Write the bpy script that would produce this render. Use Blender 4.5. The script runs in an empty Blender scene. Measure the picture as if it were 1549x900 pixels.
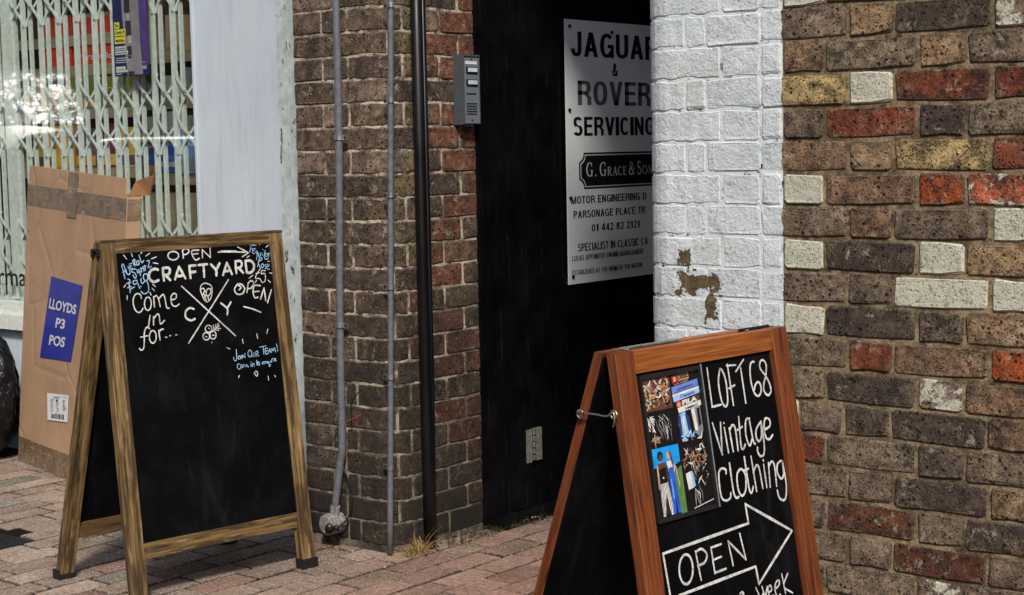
import bpy, math, random, json
from mathutils import Vector, Matrix, noise
R_ = math.radians
sc = bpy.context.scene
COL = sc.collection
rnd = random.Random(7)
EYE = 1.315
# ------------------------------------------------------------------ camera
cam = bpy.data.objects.new('camera', bpy.data.cameras.new('camera')); COL.objects.link(cam)
yaw, pit, roll, fpx = .68365, .093098, -.019448, 2433.7
fw = Vector((-math.sin(yaw)*math.cos(pit), math.cos(yaw)*math.cos(pit), -math.sin(pit)))
r0 = Vector((math.cos(yaw), math.sin(yaw), 0)); u0 = r0.cross(fw)
rr = r0*math.cos(roll)+u0*math.sin(roll); uu = -r0*math.sin(roll)+u0*math.cos(roll)
M = Matrix((rr, uu, -fw)).transposed().to_4x4(); M.translation = Vector((0, 0, EYE))
cam.matrix_world = M
cam.data.sensor_width = 36; cam.data.lens = fpx/1549*36
cam.data.clip_start = .05; cam.data.clip_end = 600
sc.camera = cam
# ------------------------------------------------------------------ sky, sun, exposure
SUN_EL, SUN_AZ = 44, 136          # azimuth clockwise from +Y
W = bpy.data.worlds.new('World'); sc.world = W; W.use_nodes = True
nt = W.node_tree; bg = nt.nodes['Background']
sk = nt.nodes.new('ShaderNodeTexSky'); sk.sky_type = 'NISHITA'; sk.sun_disc = False
sk.sun_elevation = R_(SUN_EL); sk.sun_rotation = R_(SUN_AZ); sk.air_density = 1.0; sk.dust_density = 2.5; sk.ozone_density = 1.0
nt.links.new(sk.outputs[0], bg.inputs[0]); bg.inputs[1].default_value = .066
sd = bpy.data.lights.new('sun', 'SUN'); sd.energy = 2.3; sd.angle = R_(8); sd.color = (1, .94, .85)
so = bpy.data.objects.new('sun', sd); COL.objects.link(so)
sv = Vector((math.sin(R_(SUN_AZ))*math.cos(R_(SUN_EL)), math.cos(R_(SUN_AZ))*math.cos(R_(SUN_EL)), math.sin(R_(SUN_EL))))
so.rotation_euler = (sv).to_track_quat('Z', 'Y').to_euler()
sc.view_settings.view_transform = 'Standard'; sc.view_settings.look = 'None'
sc.view_settings.exposure = 0.66; sc.view_settings.gamma = 1
sc.render.engine = 'CYCLES'
sc.cycles.max_bounces = 6; sc.cycles.transparent_max_bounces = 12
# ------------------------------------------------------------------ helpers
class MB:
    def __init__(s): s.v = []; s.f = []; s.m = []; s.uv = []; s.has = False
    def quad(s, a, b, c, d, m=0, uv=None):
        i = len(s.v); s.v += [tuple(a), tuple(b), tuple(c), tuple(d)]; s.f.append((i, i+1, i+2, i+3)); s.m.append(m)
        s.uv += uv or [(0, 0)]*4
    def poly(s, pts, m=0, uv=None):
        i = len(s.v); s.v += [tuple(p) for p in pts]; s.f.append(tuple(range(i, i+len(pts)))); s.m.append(m)
        s.uv += uv or [(p[0], p[1]) for p in pts]
    def box(s, x0, x1, y0, y1, z0, z1, m=0, xf=None):
        g = lambda x, y, z: xf((x, y, z)) if xf else (x, y, z)
        P = [g(x, y, z) for z in (z0, z1) for y in (y0, y1) for x in (x0, x1)]
        i = len(s.v); s.v += [tuple(p) for p in P]
        for q in ((0, 2, 3, 1), (4, 5, 7, 6), (0, 1, 5, 4), (2, 6, 7, 3), (0, 4, 6, 2), (1, 3, 7, 5)):
            s.f.append(tuple(i+k for k in q)); s.m.append(m)
            a = P[q[0]]
            for k in q:
                p = P[k]; s.uv.append((p[2], p[0]+p[1]))
    def stick(s, c0, c1, wv, tv, m=0, e0=0, e1=0):
        """bar from c0 to c1, half width vector wv, half thickness tv; bevelled corners; e0/e1 mitre shifts along the bar"""
        c0, c1, wv, tv = Vector(c0), Vector(c1), Vector(wv), Vector(tv)
        ax = (c1-c0); L = ax.length; ax.normalize(); b = .12; u0 = rnd.uniform(0, 9); v0 = rnd.uniform(0, 9)
        ring = [(-1, -1+b), (-1+b, -1), (1-b, -1), (1, -1+b), (1, 1-b), (1-b, 1), (-1+b, 1), (-1, 1-b)]
        if tv.length < wv.length: ring = [(math.copysign(1-(1-abs(x))*tv.length/wv.length, x) if abs(x) < 1 else x, y) for x, y in ring]
        i = len(s.v)
        for c, e in ((c0, e0), (c1, e1)):
            for x, y in ring: s.v.append(tuple(c+wv*x+tv*y+ax*e*x))
        per = [0]
        for k in range(8): per.append(per[-1]+(Vector(s.v[i+(k+1) % 8])-Vector(s.v[i+k])).length)
        for k in range(8):
            k2 = (k+1) % 8
            s.f.append((i+k, i+k2, i+8+k2, i+8+k)); s.m.append(m)
            s.uv += [(u0, v0+per[k]), (u0, v0+per[k+1]), (u0+L, v0+per[k+1]), (u0+L, v0+per[k])]
        s.f.append(tuple(i+7-k for k in range(8))); s.m.append(m); s.uv += [(u0+r[0]*.01, v0+r[1]*.01) for r in ring]
        s.f.append(tuple(i+8+k for k in range(8))); s.m.append(m); s.uv += [(u0+r[0]*.01, v0+r[1]*.01) for r in ring]
    def tube(s, pts, r, n=12, m=0, cap=True):
        pts = [Vector(p) for p in pts]; i = len(s.v); prev = None
        rs = r if isinstance(r, (list, tuple)) else [r]*len(pts)
        for k, p in enumerate(pts):
            t = (pts[min(k+1, len(pts)-1)]-pts[max(k-1, 0)]).normalized()
            if prev is None: a = t.orthogonal().normalized()
            else: a = (prev-t*prev.dot(t)).normalized()
            prev = a; b = t.cross(a)
            for j in range(n):
                an = 2*math.pi*j/n; s.v.append(tuple(p+a*math.cos(an)*rs[k]+b*math.sin(an)*rs[k]))
        for k in range(len(pts)-1):
            for j in range(n):
                j2 = (j+1) % n; s.f.append((i+k*n+j, i+k*n+j2, i+(k+1)*n+j2, i+(k+1)*n+j)); s.m.append(m)
                s.uv += [(k*.1, j/n), (k*.1, (j+1)/n), (k*.1+.1, (j+1)/n), (k*.1+.1, j/n)]
        if cap:
            for base, rev in ((i, True), (i+(len(pts)-1)*n, False)):
                q = [base+j for j in range(n)]; q = q[::-1] if rev else q
                s.f.append(tuple(q)); s.m.append(m); s.uv += [(0, 0)]*n
    def mesh(s, name, mats, smooth=False):
        me = bpy.data.meshes.new(name); me.from_pydata(s.v, [], s.f)
        for m in (mats if isinstance(mats, (list, tuple)) else [mats]): me.materials.append(m)
        me.polygons.foreach_set('material_index', s.m)
        if smooth: me.polygons.foreach_set('use_smooth', [True]*len(s.f))
        if len(s.uv) == len(me.loops):
            l = me.uv_layers.new(name='UVMap')
            l.data.foreach_set('uv', [c for p in s.uv for c in p])
        me.update(); return me
    def build(s, name, mats, parent=None, smooth=False, **kw):
        return link(name, s.mesh(name, mats, smooth), parent, **kw)
def link(name, me, parent=None, color=None, **kw):
    o = bpy.data.objects.new(name, me); COL.objects.link(o)
    if parent: o.parent = parent
    if color: o.color = color
    for k, v in kw.items(): o[k] = v
    return o
def thing(name, label, cat, loc=(0, 0, 0), rz=0, group=None):
    o = bpy.data.objects.new(name, None); COL.objects.link(o); o.empty_display_size = .1
    o.location = loc; o.rotation_euler = (0, 0, rz); o['label'] = label; o['category'] = cat
    if group: o['group'] = group
    return o
def rel(z): return z+EYE
def smoothline(p, n=4):
    """Catmull-Rom through points"""
    if len(p) < 3: return [Vector(q) for q in p]
    P = [Vector(q) for q in p]; P = [P[0]*2-P[1]]+P+[P[-1]*2-P[-2]]; o = []
    for i in range(1, len(P)-2):
        a, b, c, d = P[i-1:i+3]
        for k in range(n):
            t = k/n; o.append(.5*((2*b)+(c-a)*t+(2*a-5*b+4*c-d)*t*t+(3*b-a-3*c+d)*t**3))
    o.append(P[-2]); return o
# ------------------------------------------------------------------ materials
class NT:
    def __init__(s, name):
        s.mat = bpy.data.materials.new(name); s.mat.use_nodes = True; s.t = s.mat.node_tree; s.t.nodes.clear()
        s.out = s.n('ShaderNodeOutputMaterial'); s.b = s.n('ShaderNodeBsdfPrincipled'); s.l(s.b.outputs[0], s.out.inputs[0])
    def n(s, k, **kw):
        x = s.t.nodes.new(k)
        for a, v in kw.items(): setattr(x, a, v)
        return x
    def l(s, a, b): s.t.links.new(a, b)
    def set(s, sock, v):
        if hasattr(v, 'is_output') or isinstance(v, bpy.types.NodeSocket): s.l(v, sock)
        else: sock.default_value = v
    def math(s, op, a, b=0, c=0, clamp=False):
        x = s.n('ShaderNodeMath', operation=op, use_clamp=clamp)
        s.set(x.inputs[0], a); s.set(x.inputs[1], b)
        if op in ('MULTIPLY_ADD', 'COMPARE', 'SMOOTH_MIN'): s.set(x.inputs[2], c)
        return x.outputs[0]
    def noise(s, co, scale, detail=4, rough=.55, dist=0):
        x = s.n('ShaderNodeTexNoise'); s.l(co, x.inputs['Vector']); x.inputs['Scale'].default_value = scale
        x.inputs['Detail'].default_value = detail; x.inputs['Roughness'].default_value = rough; x.inputs['Distortion'].default_value = dist
        return x.outputs[0]
    def vor(s, co, scale, feature='F1', out='Distance', rand=1):
        x = s.n('ShaderNodeTexVoronoi', feature=feature); s.l(co, x.inputs['Vector']); x.inputs['Scale'].default_value = scale
        x.inputs['Randomness'].default_value = rand
        return x.outputs[out]
    def ramp(s, v, lo, hi, a=0., b=1.):
        x = s.n('ShaderNodeMapRange', clamp=True); s.set(x.inputs[0], v)
        x.inputs[1].default_value = lo; x.inputs[2].default_value = hi; x.inputs[3].default_value = a; x.inputs[4].default_value = b
        return x.outputs[0]
    def mix(s, f, a, b, mode='MIX'):
        x = s.n('ShaderNodeMix', data_type='RGBA', blend_type=mode)
        s.set(x.inputs[0], f)
        for sock, v in ((x.inputs[6], a), (x.inputs[7], b)):
            if isinstance(v, (tuple, list)): v = tuple(v)+((1,) if len(v) == 3 else ())
            s.set(sock, v)
        return x.outputs[2]
    def scale(s, co, v):
        x = s.n('ShaderNodeVectorMath', operation='MULTIPLY'); s.l(co, x.inputs[0]); x.inputs[1].default_value = v; return x.outputs[0]
    def addv(s, a, b):
        x = s.n('ShaderNodeVectorMath', operation='ADD'); s.l(a, x.inputs[0]); s.l(b, x.inputs[1]); return x.outputs[0]
    def bump(s, h, strength=.5, dist=.003, normal=None):
        x = s.n('ShaderNodeBump'); s.set(x.inputs['Height'], h); x.inputs['Strength'].default_value = strength; x.inputs['Distance'].default_value = dist
        if normal: s.l(normal, x.inputs['Normal'])
        return x.outputs[0]
    def gray(s, v):
        x = s.n('ShaderNodeCombineColor')
        for i in range(3): s.set(x.inputs[i], v)
        return x.outputs[0]
    def pos(s): return s.n('ShaderNodeNewGeometry').outputs['Position']
    def fin(s, color=None, rough=None, normal=None, metal=None, spec=None):
        b = s.b.inputs
        if color is not None: s.set(b['Base Color'], tuple(color)+((1,) if len(color) == 3 else ()) if isinstance(color, (tuple, list)) else color)
        if rough is not None: s.set(b['Roughness'], rough)
        if normal is not None: s.l(normal, b['Normal'])
        if metal is not None: s.set(b['Metallic'], metal)
        if spec is not None: s.set(b['Specular IOR Level'], spec)
        return s.mat
def simple(name, col, rough=.5, metal=0, spec=.5, nscale=40, var=.25, bump=.1, dist=.001):
    m = NT(name); p = m.pos(); n = m.noise(p, nscale, 5)
    c = m.mix(1, col, m.gray(m.ramp(n, .25, .75, 1-var, 1+var)), 'MULTIPLY')
    r = m.ramp(m.noise(p, nscale*.7, 3), .3, .7, max(0, rough-.1), min(1, rough+.1))
    return m.fin(c, r, m.bump(n, bump, dist), metal, spec)
def brick_material(name, painted=False, dirt=.0, edgecol=(.26, .2, .12)):
    m = NT(name); oi = m.n('ShaderNodeObjectInfo'); P = m.pos()
    off = m.scale(m.n('ShaderNodeCombineXYZ').outputs[0], (1, 1, 1))
    cx = m.n('ShaderNodeCombineXYZ'); k = m.math('MULTIPLY', oi.outputs['Random'], 37.)
    m.l(k, cx.inputs[0]); m.l(k, cx.inputs[2]); co = m.addv(P, cx.outputs[0])
    base = oi.outputs['Color']
    big = m.noise(co, 11, 4, .6); mid = m.noise(co, 42, 6, .65); fine = m.noise(co, 230, 4, .7)
    v = m.math('MULTIPLY', m.ramp(big, .3, .7, .62, 1.4), m.ramp(mid, .3, .7, .5, 1.5))
    v = m.math('MULTIPLY', v, m.ramp(fine, .28, .72, .42, 1.6))
    col = m.mix(1, base, m.gray(v), 'MULTIPLY')
    # paler, sandy clouds and warm blush
    col = m.mix(m.ramp(m.noise(co, 23, 6, .75), .54, .68, 0, .5), col, (.33, .25, .16))
    col = m.mix(m.ramp(m.noise(co, 8, 3, .6), .58, .75, 0, .4), col, (.05, .04, .036))
    bt = m.math('ADD', m.noise(co, 14, 7, .78, .5), m.ramp(oi.outputs['Random'], 0, 1, -.05, .05))
    col = m.mix(m.ramp(bt, .53, .62, 0, .85), col, (.035, .028, .024))
    col = m.mix(m.math('MULTIPLY', m.ramp(m.noise(co, 27, 8, .8, .3), .565, .62), .7), col, (.42, .35, .25))
    cr0 = m.math('ABSOLUTE', m.math('SUBTRACT', m.noise(co, 7, 8, .7), .5))
    col = m.mix(m.math('MULTIPLY', m.ramp(cr0, .0, .006, .85, 0), m.ramp(m.noise(co, 6, 2), .5, .56)), col, (.018, .014, .012))
    # mortar smears and chipped edges
    uvn = m.n('ShaderNodeUVMap'); su = m.n('ShaderNodeSeparateXYZ'); m.l(uvn.outputs[0], su.inputs[0])
    ez = m.math('MINIMUM', su.outputs[1], m.math('SUBTRACT', 1, su.outputs[1])); ex = m.math('MULTIPLY', m.math('MINIMUM', su.outputs[0], m.math('SUBTRACT', 1, su.outputs[0])), 2.2)
    ed = m.math('MINIMUM', ez, ex); en = m.math('ADD', ed, m.ramp(m.noise(co, 34, 5, .7), .3, .7, -.16, .16))
    col = m.mix(m.ramp(en, -.04, .07, .75, 0), col, m.mix(m.ramp(fine, .4, .6), (.05, .04, .03), edgecol))
    col = m.mix(m.ramp(m.math('ADD', ed, m.ramp(mid, .3, .7, -.2, .2)), .0, .22, .4, 0), col, (.045, .035, .028))
    # lime and paint remains
    al = oi.outputs['Alpha']; pn = m.noise(co, 24, 8, .72, .4)
    thr = m.math('SUBTRACT', .86, m.math('MULTIPLY', al, .72))
    pm = m.math('MULTIPLY', m.math('SUBTRACT', pn, thr), 22, clamp=True)
    wn = m.n('ShaderNodeTexNoise'); m.l(co, wn.inputs['Vector']); wn.inputs['Scale'].default_value = 60
    cw = m.addv(co, m.scale(wn.outputs['Color'], (.012, .012, .012)))
    crack = m.math('MAXIMUM', m.ramp(m.vor(cw, 105, 'DISTANCE_TO_EDGE'), .01, .06, .25, 1), m.ramp(m.noise(co, 30, 3), .45, .55, 0, 1))
    crk2 = m.ramp(m.noise(co, 130, 6, .75), .36, .44, 0, 1)
    pc = m.mix(m.math('MULTIPLY', crack, crk2), (.13, .11, .075), (.60, .58, .45))
    pc = m.mix(m.ramp(mid, .35, .7), pc, m.mix(.5, pc, (.50, .52, .50)))
    col = m.mix(pm, col, pc)
    # pits
    wob = m.noise(co, 160, 2)
    pit1 = m.ramp(m.math('ADD', m.vor(co, 58), m.math('MULTIPLY', wob, .2)), .27, .35, 1, 0)
    sel = m.ramp(m.math('ADD', m.noise(co, 15, 2), m.ramp(m.math('FRACT', m.math('MULTIPLY', oi.outputs['Random'], 7.3)), 0, 1, -.1, .1)), .44, .52)
    pit1 = m.math('MULTIPLY', pit1, sel)
    pit2 = m.math('MULTIPLY', m.ramp(m.math('ADD', m.vor(co, 150), m.math('MULTIPLY', wob, .2)), .30, .42, 1, 0), m.ramp(m.noise(co, 31, 2), .38, .5))
    pit3 = m.ramp(m.noise(co, 48, 6, .78, .8), .38, .33, 0, 1)
    pit = m.math('MAXIMUM', m.math('MAXIMUM', pit1, m.math('MULTIPLY', pit2, .8)), m.math('MULTIPLY', pit3, .9))
    pit = m.math('MULTIPLY', pit, m.math('SUBTRACT', 1, m.math('MULTIPLY', pm, .75)))
    col = m.mix(m.math('MULTIPLY', pit, .88), col, (.012, .010, .009))
    sep = m.n('ShaderNodeSeparateXYZ'); m.l(P, sep.inputs[0])
    if dirt:   # soot and splash dirt rising from the pavement, light scrapes
        d = m.math('ADD', m.ramp(sep.outputs[2], 0, 1.0, dirt, 0), m.ramp(m.noise(P, 3.5, 5, .6), .4, .7, -.25, .3), clamp=True)
        col = m.mix(d, col, (.022, .019, .017))
        col = m.mix(m.math('MULTIPLY', m.ramp(m.noise(P, 26, 7, .75, .6), .62, .68), m.ramp(sep.outputs[2], 0, .7, .5, .12)), col, (.22, .18, .14))
    h = m.math('ADD', m.math('MULTIPLY', mid, .6), m.math('MULTIPLY', fine, .35))
    h = m.math('SUBTRACT', h, m.math('MULTIPLY', pit, 1.3))
    h = m.math('ADD', h, m.math('MULTIPLY', pm, .15))
    if painted:
        x = sep.outputs[0]; z = sep.outputs[2]; y = sep.outputs[1]
        edge = m.math('ADD', x, m.ramp(m.noise(P, 45, 3), .3, .7, -.004, .004))
        zone = m.math('LESS_THAN', edge, -1.861)
        # the peeled patch
        dx = m.math('ADD', x, 2.09); dz = m.math('SUBTRACT', z, EYE-.375)
        def blob(cx, cz, sx, sz):
            a = m.math('DIVIDE', m.math('SUBTRACT', x, cx), sx); b = m.math('DIVIDE', m.math('SUBTRACT', z, cz), sz)
            return m.math('SUBTRACT', 1, m.math('MAXIMUM', m.math('ABSOLUTE', a), m.math('ABSOLUTE', b)))
        pb = m.math('MAXIMUM', blob(-2.090, EYE-.338, .072, .033), m.math('MAXIMUM', blob(-2.058, EYE-.395, .020, .040), blob(-2.132, EYE-.272, .022, .026)))
        pn2 = m.math('ADD', m.math('MULTIPLY', pb, .55), m.math('MULTIPLY', m.math('SUBTRACT', m.noise(P, 38, 5, .65), .5), 1.5))
        peel = m.math('MULTIPLY', m.ramp(pn2, .13, .16), m.math('GREATER_THAN', pb, -.15))
        chips = m.math('MULTIPLY', m.ramp(m.noise(P, 70, 6, .75, .5), .72, .74), m.ramp(m.noise(P, 6, 2), .5, .62))
        peel = m.math('MAXIMUM', peel, chips)
        ppm = m.math('MULTIPLY', zone, m.math('SUBTRACT', 1, peel))
        wc = m.mix(m.ramp(m.noise(P, 9, 5, .6), .35, .7), (.63, .69, .725), (.75, .795, .825))
        wc = m.mix(m.math('MULTIPLY', m.ramp(m.noise(P, 95, 6, .75), .57, .65), m.ramp(m.noise(P, 12, 3), .42, .58)), wc, (.16, .16, .15))
        wc = m.mix(m.ramp(m.noise(P, 4, 4), .52, .7, 0, .35), wc, (.48, .47, .42))
        cr = m.math('ABSOLUTE', m.math('SUBTRACT', m.noise(m.scale(P, (1, 1, 1.6)), 8, 7, .62), .5))
        wc = m.mix(m.math('MULTIPLY', m.ramp(cr, .001, .005, .9, 0), m.ramp(m.noise(P, 5.5, 3), .50, .58)), wc, (.05, .045, .04))
        wc = m.mix(m.math('MULTIPLY', m.ramp(m.noise(P, 150, 3, .7), .62, .68, 0, .6), m.ramp(m.noise(P, 7, 3), .4, .6)), wc, (.12, .12, .11))
        col = m.mix(m.math('MULTIPLY', zone, peel), col, m.mix(m.ramp(mid, .4, .6), (.15, .11, .055), (.09, .065, .038)))
        col = m.mix(ppm, col, wc)
        hp = m.math('ADD', m.math('MULTIPLY', m.noise(P, 26, 8, .72, .2), 1.6), m.math('MULTIPLY', m.noise(P, 140, 4, .7), .5))
        hx = m.n('ShaderNodeMix', data_type='FLOAT'); m.l(ppm, hx.inputs[0]); m.l(h, hx.inputs[2]); m.l(m.math('ADD', hp, .3), hx.inputs[3]); h = hx.outputs[0]
        rg = m.math('SUBTRACT', .92, m.math('MULTIPLY', ppm, .42))
    else: rg = .9
    return m.fin(col, rg, m.bump(h, 1.0, .0055), spec=.25)
def mortar_material(name, col, light, dark=(.02, .017, .014), painted=False, dirt=0):
    m = NT(name); P = m.pos()
    n1 = m.noise(P, 16, 6, .7); n2 = m.noise(P, 150, 4, .7)
    c = m.mix(m.ramp(n1, .42, .58), col, light); c = m.mix(1, c, m.gray(m.ramp(n2, .3, .7, .55, 1.4)), 'MULTIPLY')
    c = m.mix(m.ramp(m.noise(P, 33, 5, .7), .55, .66, 0, .8), c, dark)
    sep = m.n('ShaderNodeSeparateXYZ'); m.l(P, sep.inputs[0])
    if dirt:
        d = m.math('ADD', m.ramp(sep.outputs[2], 0, .9, dirt, 0), m.ramp(m.noise(P, 4, 5, .6), .4, .7, -.2, .3), clamp=True)
        c = m.mix(d, c, (.03, .026, .022))
    if painted:
        zone = m.math('LESS_THAN', sep.outputs[0], -1.861)
        hole = m.math('MULTIPLY', m.ramp(m.noise(P, 30, 5, .7), .56, .60), m.ramp(m.noise(P, 5, 2), .44, .56))
        wc = m.mix(hole, (.68, .73, .765), (.03, .025, .02))
        x = sep.outputs[0]; z = sep.outputs[2]
        def blob(cx, cz, sx, sz): return m.math('SUBTRACT', 1, m.math('MAXIMUM', m.math('ABSOLUTE', m.math('DIVIDE', m.math('SUBTRACT', x, cx), sx)), m.math('ABSOLUTE', m.math('DIVIDE', m.math('SUBTRACT', z, cz), sz))))
        pb = m.math('MAXIMUM', blob(-2.090, EYE-.338, .072, .033), m.math('MAXIMUM', blob(-2.058, EYE-.395, .020, .040), blob(-2.132, EYE-.272, .022, .026)))
        wc = m.mix(m.math('MULTIPLY', m.ramp(m.math('ADD', m.math('MULTIPLY', pb, .55), m.math('MULTIPLY', m.math('SUBTRACT', m.noise(P, 38, 5, .65), .5), 1.5)), .16, .19), m.math('GREATER_THAN', pb, -.15)), wc, (.14, .105, .055)); c = m.mix(zone, c, wc)
    return m.fin(c, .95, m.bump(m.math('ADD', n2, m.math('MULTIPLY', n1, .6)), .8, .003), spec=.15)
def wood_material(name, c1, c2, dark, wear=.3, rough=.55, gscale=1.):
    m = NT(name); tc = m.n('ShaderNodeTexCoord'); uv = m.scale(tc.outputs['UV'], (1, 1, 1))
    st = m.scale(uv, (3*gscale, 85*gscale, 1)); st2 = m.scale(uv, (9, 300, 1)); bl = m.scale(uv, (4.5, 45, 1))
    g = m.noise(st, 1, 6, .65, 1.2); g2 = m.noise(st2, 1, 3, .6); b = m.noise(bl, 1, 5, .65)
    c = m.mix(m.ramp(g, .33, .68), c1, c2)
    c = m.mix(1, c, m.gray(m.ramp(g2, .3, .7, .6, 1.45)), 'MULTIPLY')
    c = m.mix(m.ramp(b, .58-.12*wear, .78-.2*wear, 0, .85), c, dark)
    if wear > .5:
        c = m.mix(m.ramp(m.noise(m.scale(uv, (25, 60, 1)), 1, 5, .7), .62, .70, 0, .9), c, (.03, .022, .012))
        c = m.mix(m.ramp(m.noise(m.scale(uv, (7, 50, 1)), 1, 4, .6), .60, .72, 0, .6), c, (.46, .38, .24))
    kn = m.ramp(m.vor(m.scale(uv, (6, 26, 1)), 1), .05, .13, 1, 0)
    c = m.mix(m.math('MULTIPLY', kn, .75), c, dark)
    return m.fin(c, rough, m.bump(m.math('ADD', g, m.math('MULTIPLY', g2, .4)), .35, .0015), spec=.4)
MAT = {}
MAT['brick_brown'] = brick_material('brown_brick', painted=True)
MAT['brick_pier'] = brick_material('pier_brick', dirt=.95, edgecol=(.38, .3, .22))
MAT['mortar_brown'] = mortar_material('brown_mortar', (.115, .082, .050), (.30, .225, .14), painted=True)
MAT['mortar_pier'] = mortar_material('pier_mortar', (.12, .09, .065), (.60, .51, .40), dirt=.75)
MAT['old_wood'] = wood_material('weathered_wood', (.12, .068, .024), (.29, .19, .078), (.032, .018, .008), wear=1.1, rough=.6)
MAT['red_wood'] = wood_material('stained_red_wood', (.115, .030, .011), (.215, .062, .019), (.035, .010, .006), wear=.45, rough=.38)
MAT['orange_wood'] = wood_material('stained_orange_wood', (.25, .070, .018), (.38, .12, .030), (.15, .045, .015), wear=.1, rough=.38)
MAT['dark_wood'] = wood_material('dark_weathered_wood', (.07, .04, .016), (.12, .075, .03), (.02, .012, .006), wear=.6)
def board_material():
    m = NT('chalkboard_black'); P = m.pos(); n = m.noise(P, 7, 5, .6)
    c = m.mix(m.ramp(n, .45, .8), (.0016, .0016, .0022), (.005, .005, .007))
    c = m.mix(m.ramp(m.noise(P, 420, 2, .5), .72, .8, 0, .5), c, (.10, .10, .11))
    c = m.mix(m.math('MULTIPLY', m.ramp(m.noise(m.scale(P, (18, 18, 3)), 1, 6, .7, 1.5), .52, .75), m.ramp(m.noise(P, 3.5, 3), .42, .62, 0, .4)), c, (.026, .026, .031))
    return m.fin(c, m.ramp(n, .3, .7, .5, .75), m.bump(m.noise(P, 200, 3), .15, .0006), spec=.1)
MAT['board'] = board_material()
def chalk(name, col):
    m = NT(name); P = m.pos(); n = m.math('ADD', m.math('MULTIPLY', m.noise(P, 260, 3, .7), .6), m.math('MULTIPLY', m.noise(P, 35, 3), .4))
    return m.fin(m.mix(m.ramp(n, .38, .58), tuple(x*.40 for x in col), col), .85, spec=.2)
MAT['white'] = chalk('white_chalk', (.76, .76, .73)); MAT['blue'] = chalk('pale_blue_chalk', (.40, .66, .95))
MAT['black_paint'] = simple('black_gloss_paint', (.0045, .0045, .0055), .38, spec=.35, nscale=6, var=.5, bump=.25, dist=.002)
def door_material():
    m = NT('old_black_door_paint'); P = m.pos(); st = m.scale(P, (20, 20, 2))
    c = m.mix(m.ramp(m.noise(P, 3, 4), .4, .7), (.0015, .0015, .002), (.005, .0045, .006))
    ch = m.math('MULTIPLY', m.ramp(m.noise(m.scale(P, (1, 1, .35)), 62, 7, .78), .685, .70), m.ramp(m.noise(P, 4, 2), .44, .56))
    c = m.mix(ch, c, (.30, .29, .27))
    c = m.mix(m.ramp(m.noise(st, 3, 5, .7), .58, .8, 0, .5), c, (.04, .038, .042))
    return m.fin(c, m.ramp(m.noise(P, 9, 4), .3, .7, .35, .7), m.bump(m.noise(st, 6, 5, .7), .4, .002), spec=.15)
MAT['door'] = door_material()
def shop_paint():
    m = NT('pale_blue_white_paint'); P = m.pos()
    c = m.mix(m.ramp(m.noise(P, 2.2, 5, .6), .35, .7), (.50, .575, .65), (.60, .665, .725))
    c = m.mix(m.ramp(m.noise(m.scale(P, (30, 30, 3)), 1, 5, .6), .5, .75, 0, .45), c, (.36, .40, .43))
    c = m.mix(m.ramp(m.noise(P, 130, 2, .5), .73, .78, 0, .6), c, (.22, .24, .26))
    return m.fin(c, .42, m.bump(m.noise(P, 30, 4), .12, .001), spec=.4)
MAT['shop_paint'] = shop_paint()
def peel_paint():
    m = NT('peeling_white_paint'); P = m.pos()
    pe = m.math('MULTIPLY', m.ramp(m.noise(m.scale(P, (1, 1, .45)), 42, 6, .7), .575, .61), m.ramp(m.noise(P, 7, 3), .42, .55))
    c = m.mix(m.ramp(m.noise(P, 20, 5, .6), .35, .7), (.40, .45, .45), (.60, .66, .66))
    c = m.mix(pe, c, (.05, .04, .03))
    return m.fin(c, .55, m.bump(m.math('SUBTRACT', m.noise(P, 60, 4), pe), .6, .002), spec=.3)
MAT['peel_paint'] = peel_paint()
MAT['gate'] = simple('pale_green_grey_gate_paint', (.67, .705, .66), .4, spec=.5, nscale=50, var=.18, bump=.1)
MAT['conduit'] = simple('grey_conduit', (.165, .175, .20), .4, .25, nscale=60, var=.3, bump=.15)
MAT['dirty_conduit'] = simple('dirty_grey_conduit', (.22, .21, .20), .8, .0, nscale=70, var=.7, bump=.6, spec=.2)
MAT['steel'] = simple('galvanised_steel', (.55, .57, .55), .35, .9, nscale=120, var=.2)
MAT['brass'] = simple('dull_brass', (.50, .44, .30), .35, .9, nscale=120, var=.3)
MAT['iron'] = simple('dark_iron', (.03, .032, .036), .45, .6, nscale=80, var=.4, bump=.3)
MAT['rubber'] = simple('black_rubber', (.008, .008, .008), .6, nscale=60)
MAT['cable'] = simple('black_cable', (.01, .01, .011), .5)
MAT['red_cable'] = simple('red_cable', (.45, .03, .04), .5)
MAT['plastic_grey'] = simple('grey_plastic', (.085, .098, .115), .45, .2, nscale=150, var=.25)
MAT['face_grey'] = simple('grey_painted_metal', (.27, .30, .34), .38, .4, nscale=200, var=.25)
MAT['dusty'] = 0; MAT['button'] = simple('clear_white_button', (.62, .66, .70), .25)
MAT['slot'] = simple('black_slot', (.004, .004, .004), .7)
MAT['label_white'] = simple('white_label', (.75, .76, .78), .5, nscale=90, var=.1)
MAT['ink_black'] = simple('black_ink', (.006, .006, .008), .5, var=.1, bump=0)
MAT['ink_grey'] = simple('dark_grey_ink', (.11, .12, .135), .5, var=.1, bump=0)
MAT['ink_white'] = simple('white_ink', (.62, .64, .63), .5, var=.1, bump=0)
def sign_face():
    m = NT('worn_silver_sign_face'); P = m.pos()
    c = m.mix(m.ramp(m.noise(P, 2.5, 4, .6), .35, .7), (.66, .69, .71), (.82, .84, .84))
    c = m.mix(m.ramp(m.noise(P, 40, 6, .7), .62, .75, 0, .4), c, (.2, .2, .19))
    return m.fin(c, .45, m.bump(m.noise(P, 25, 3), .1, .001), .0, .4)
MAT['sign_face'] = sign_face()
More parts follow.
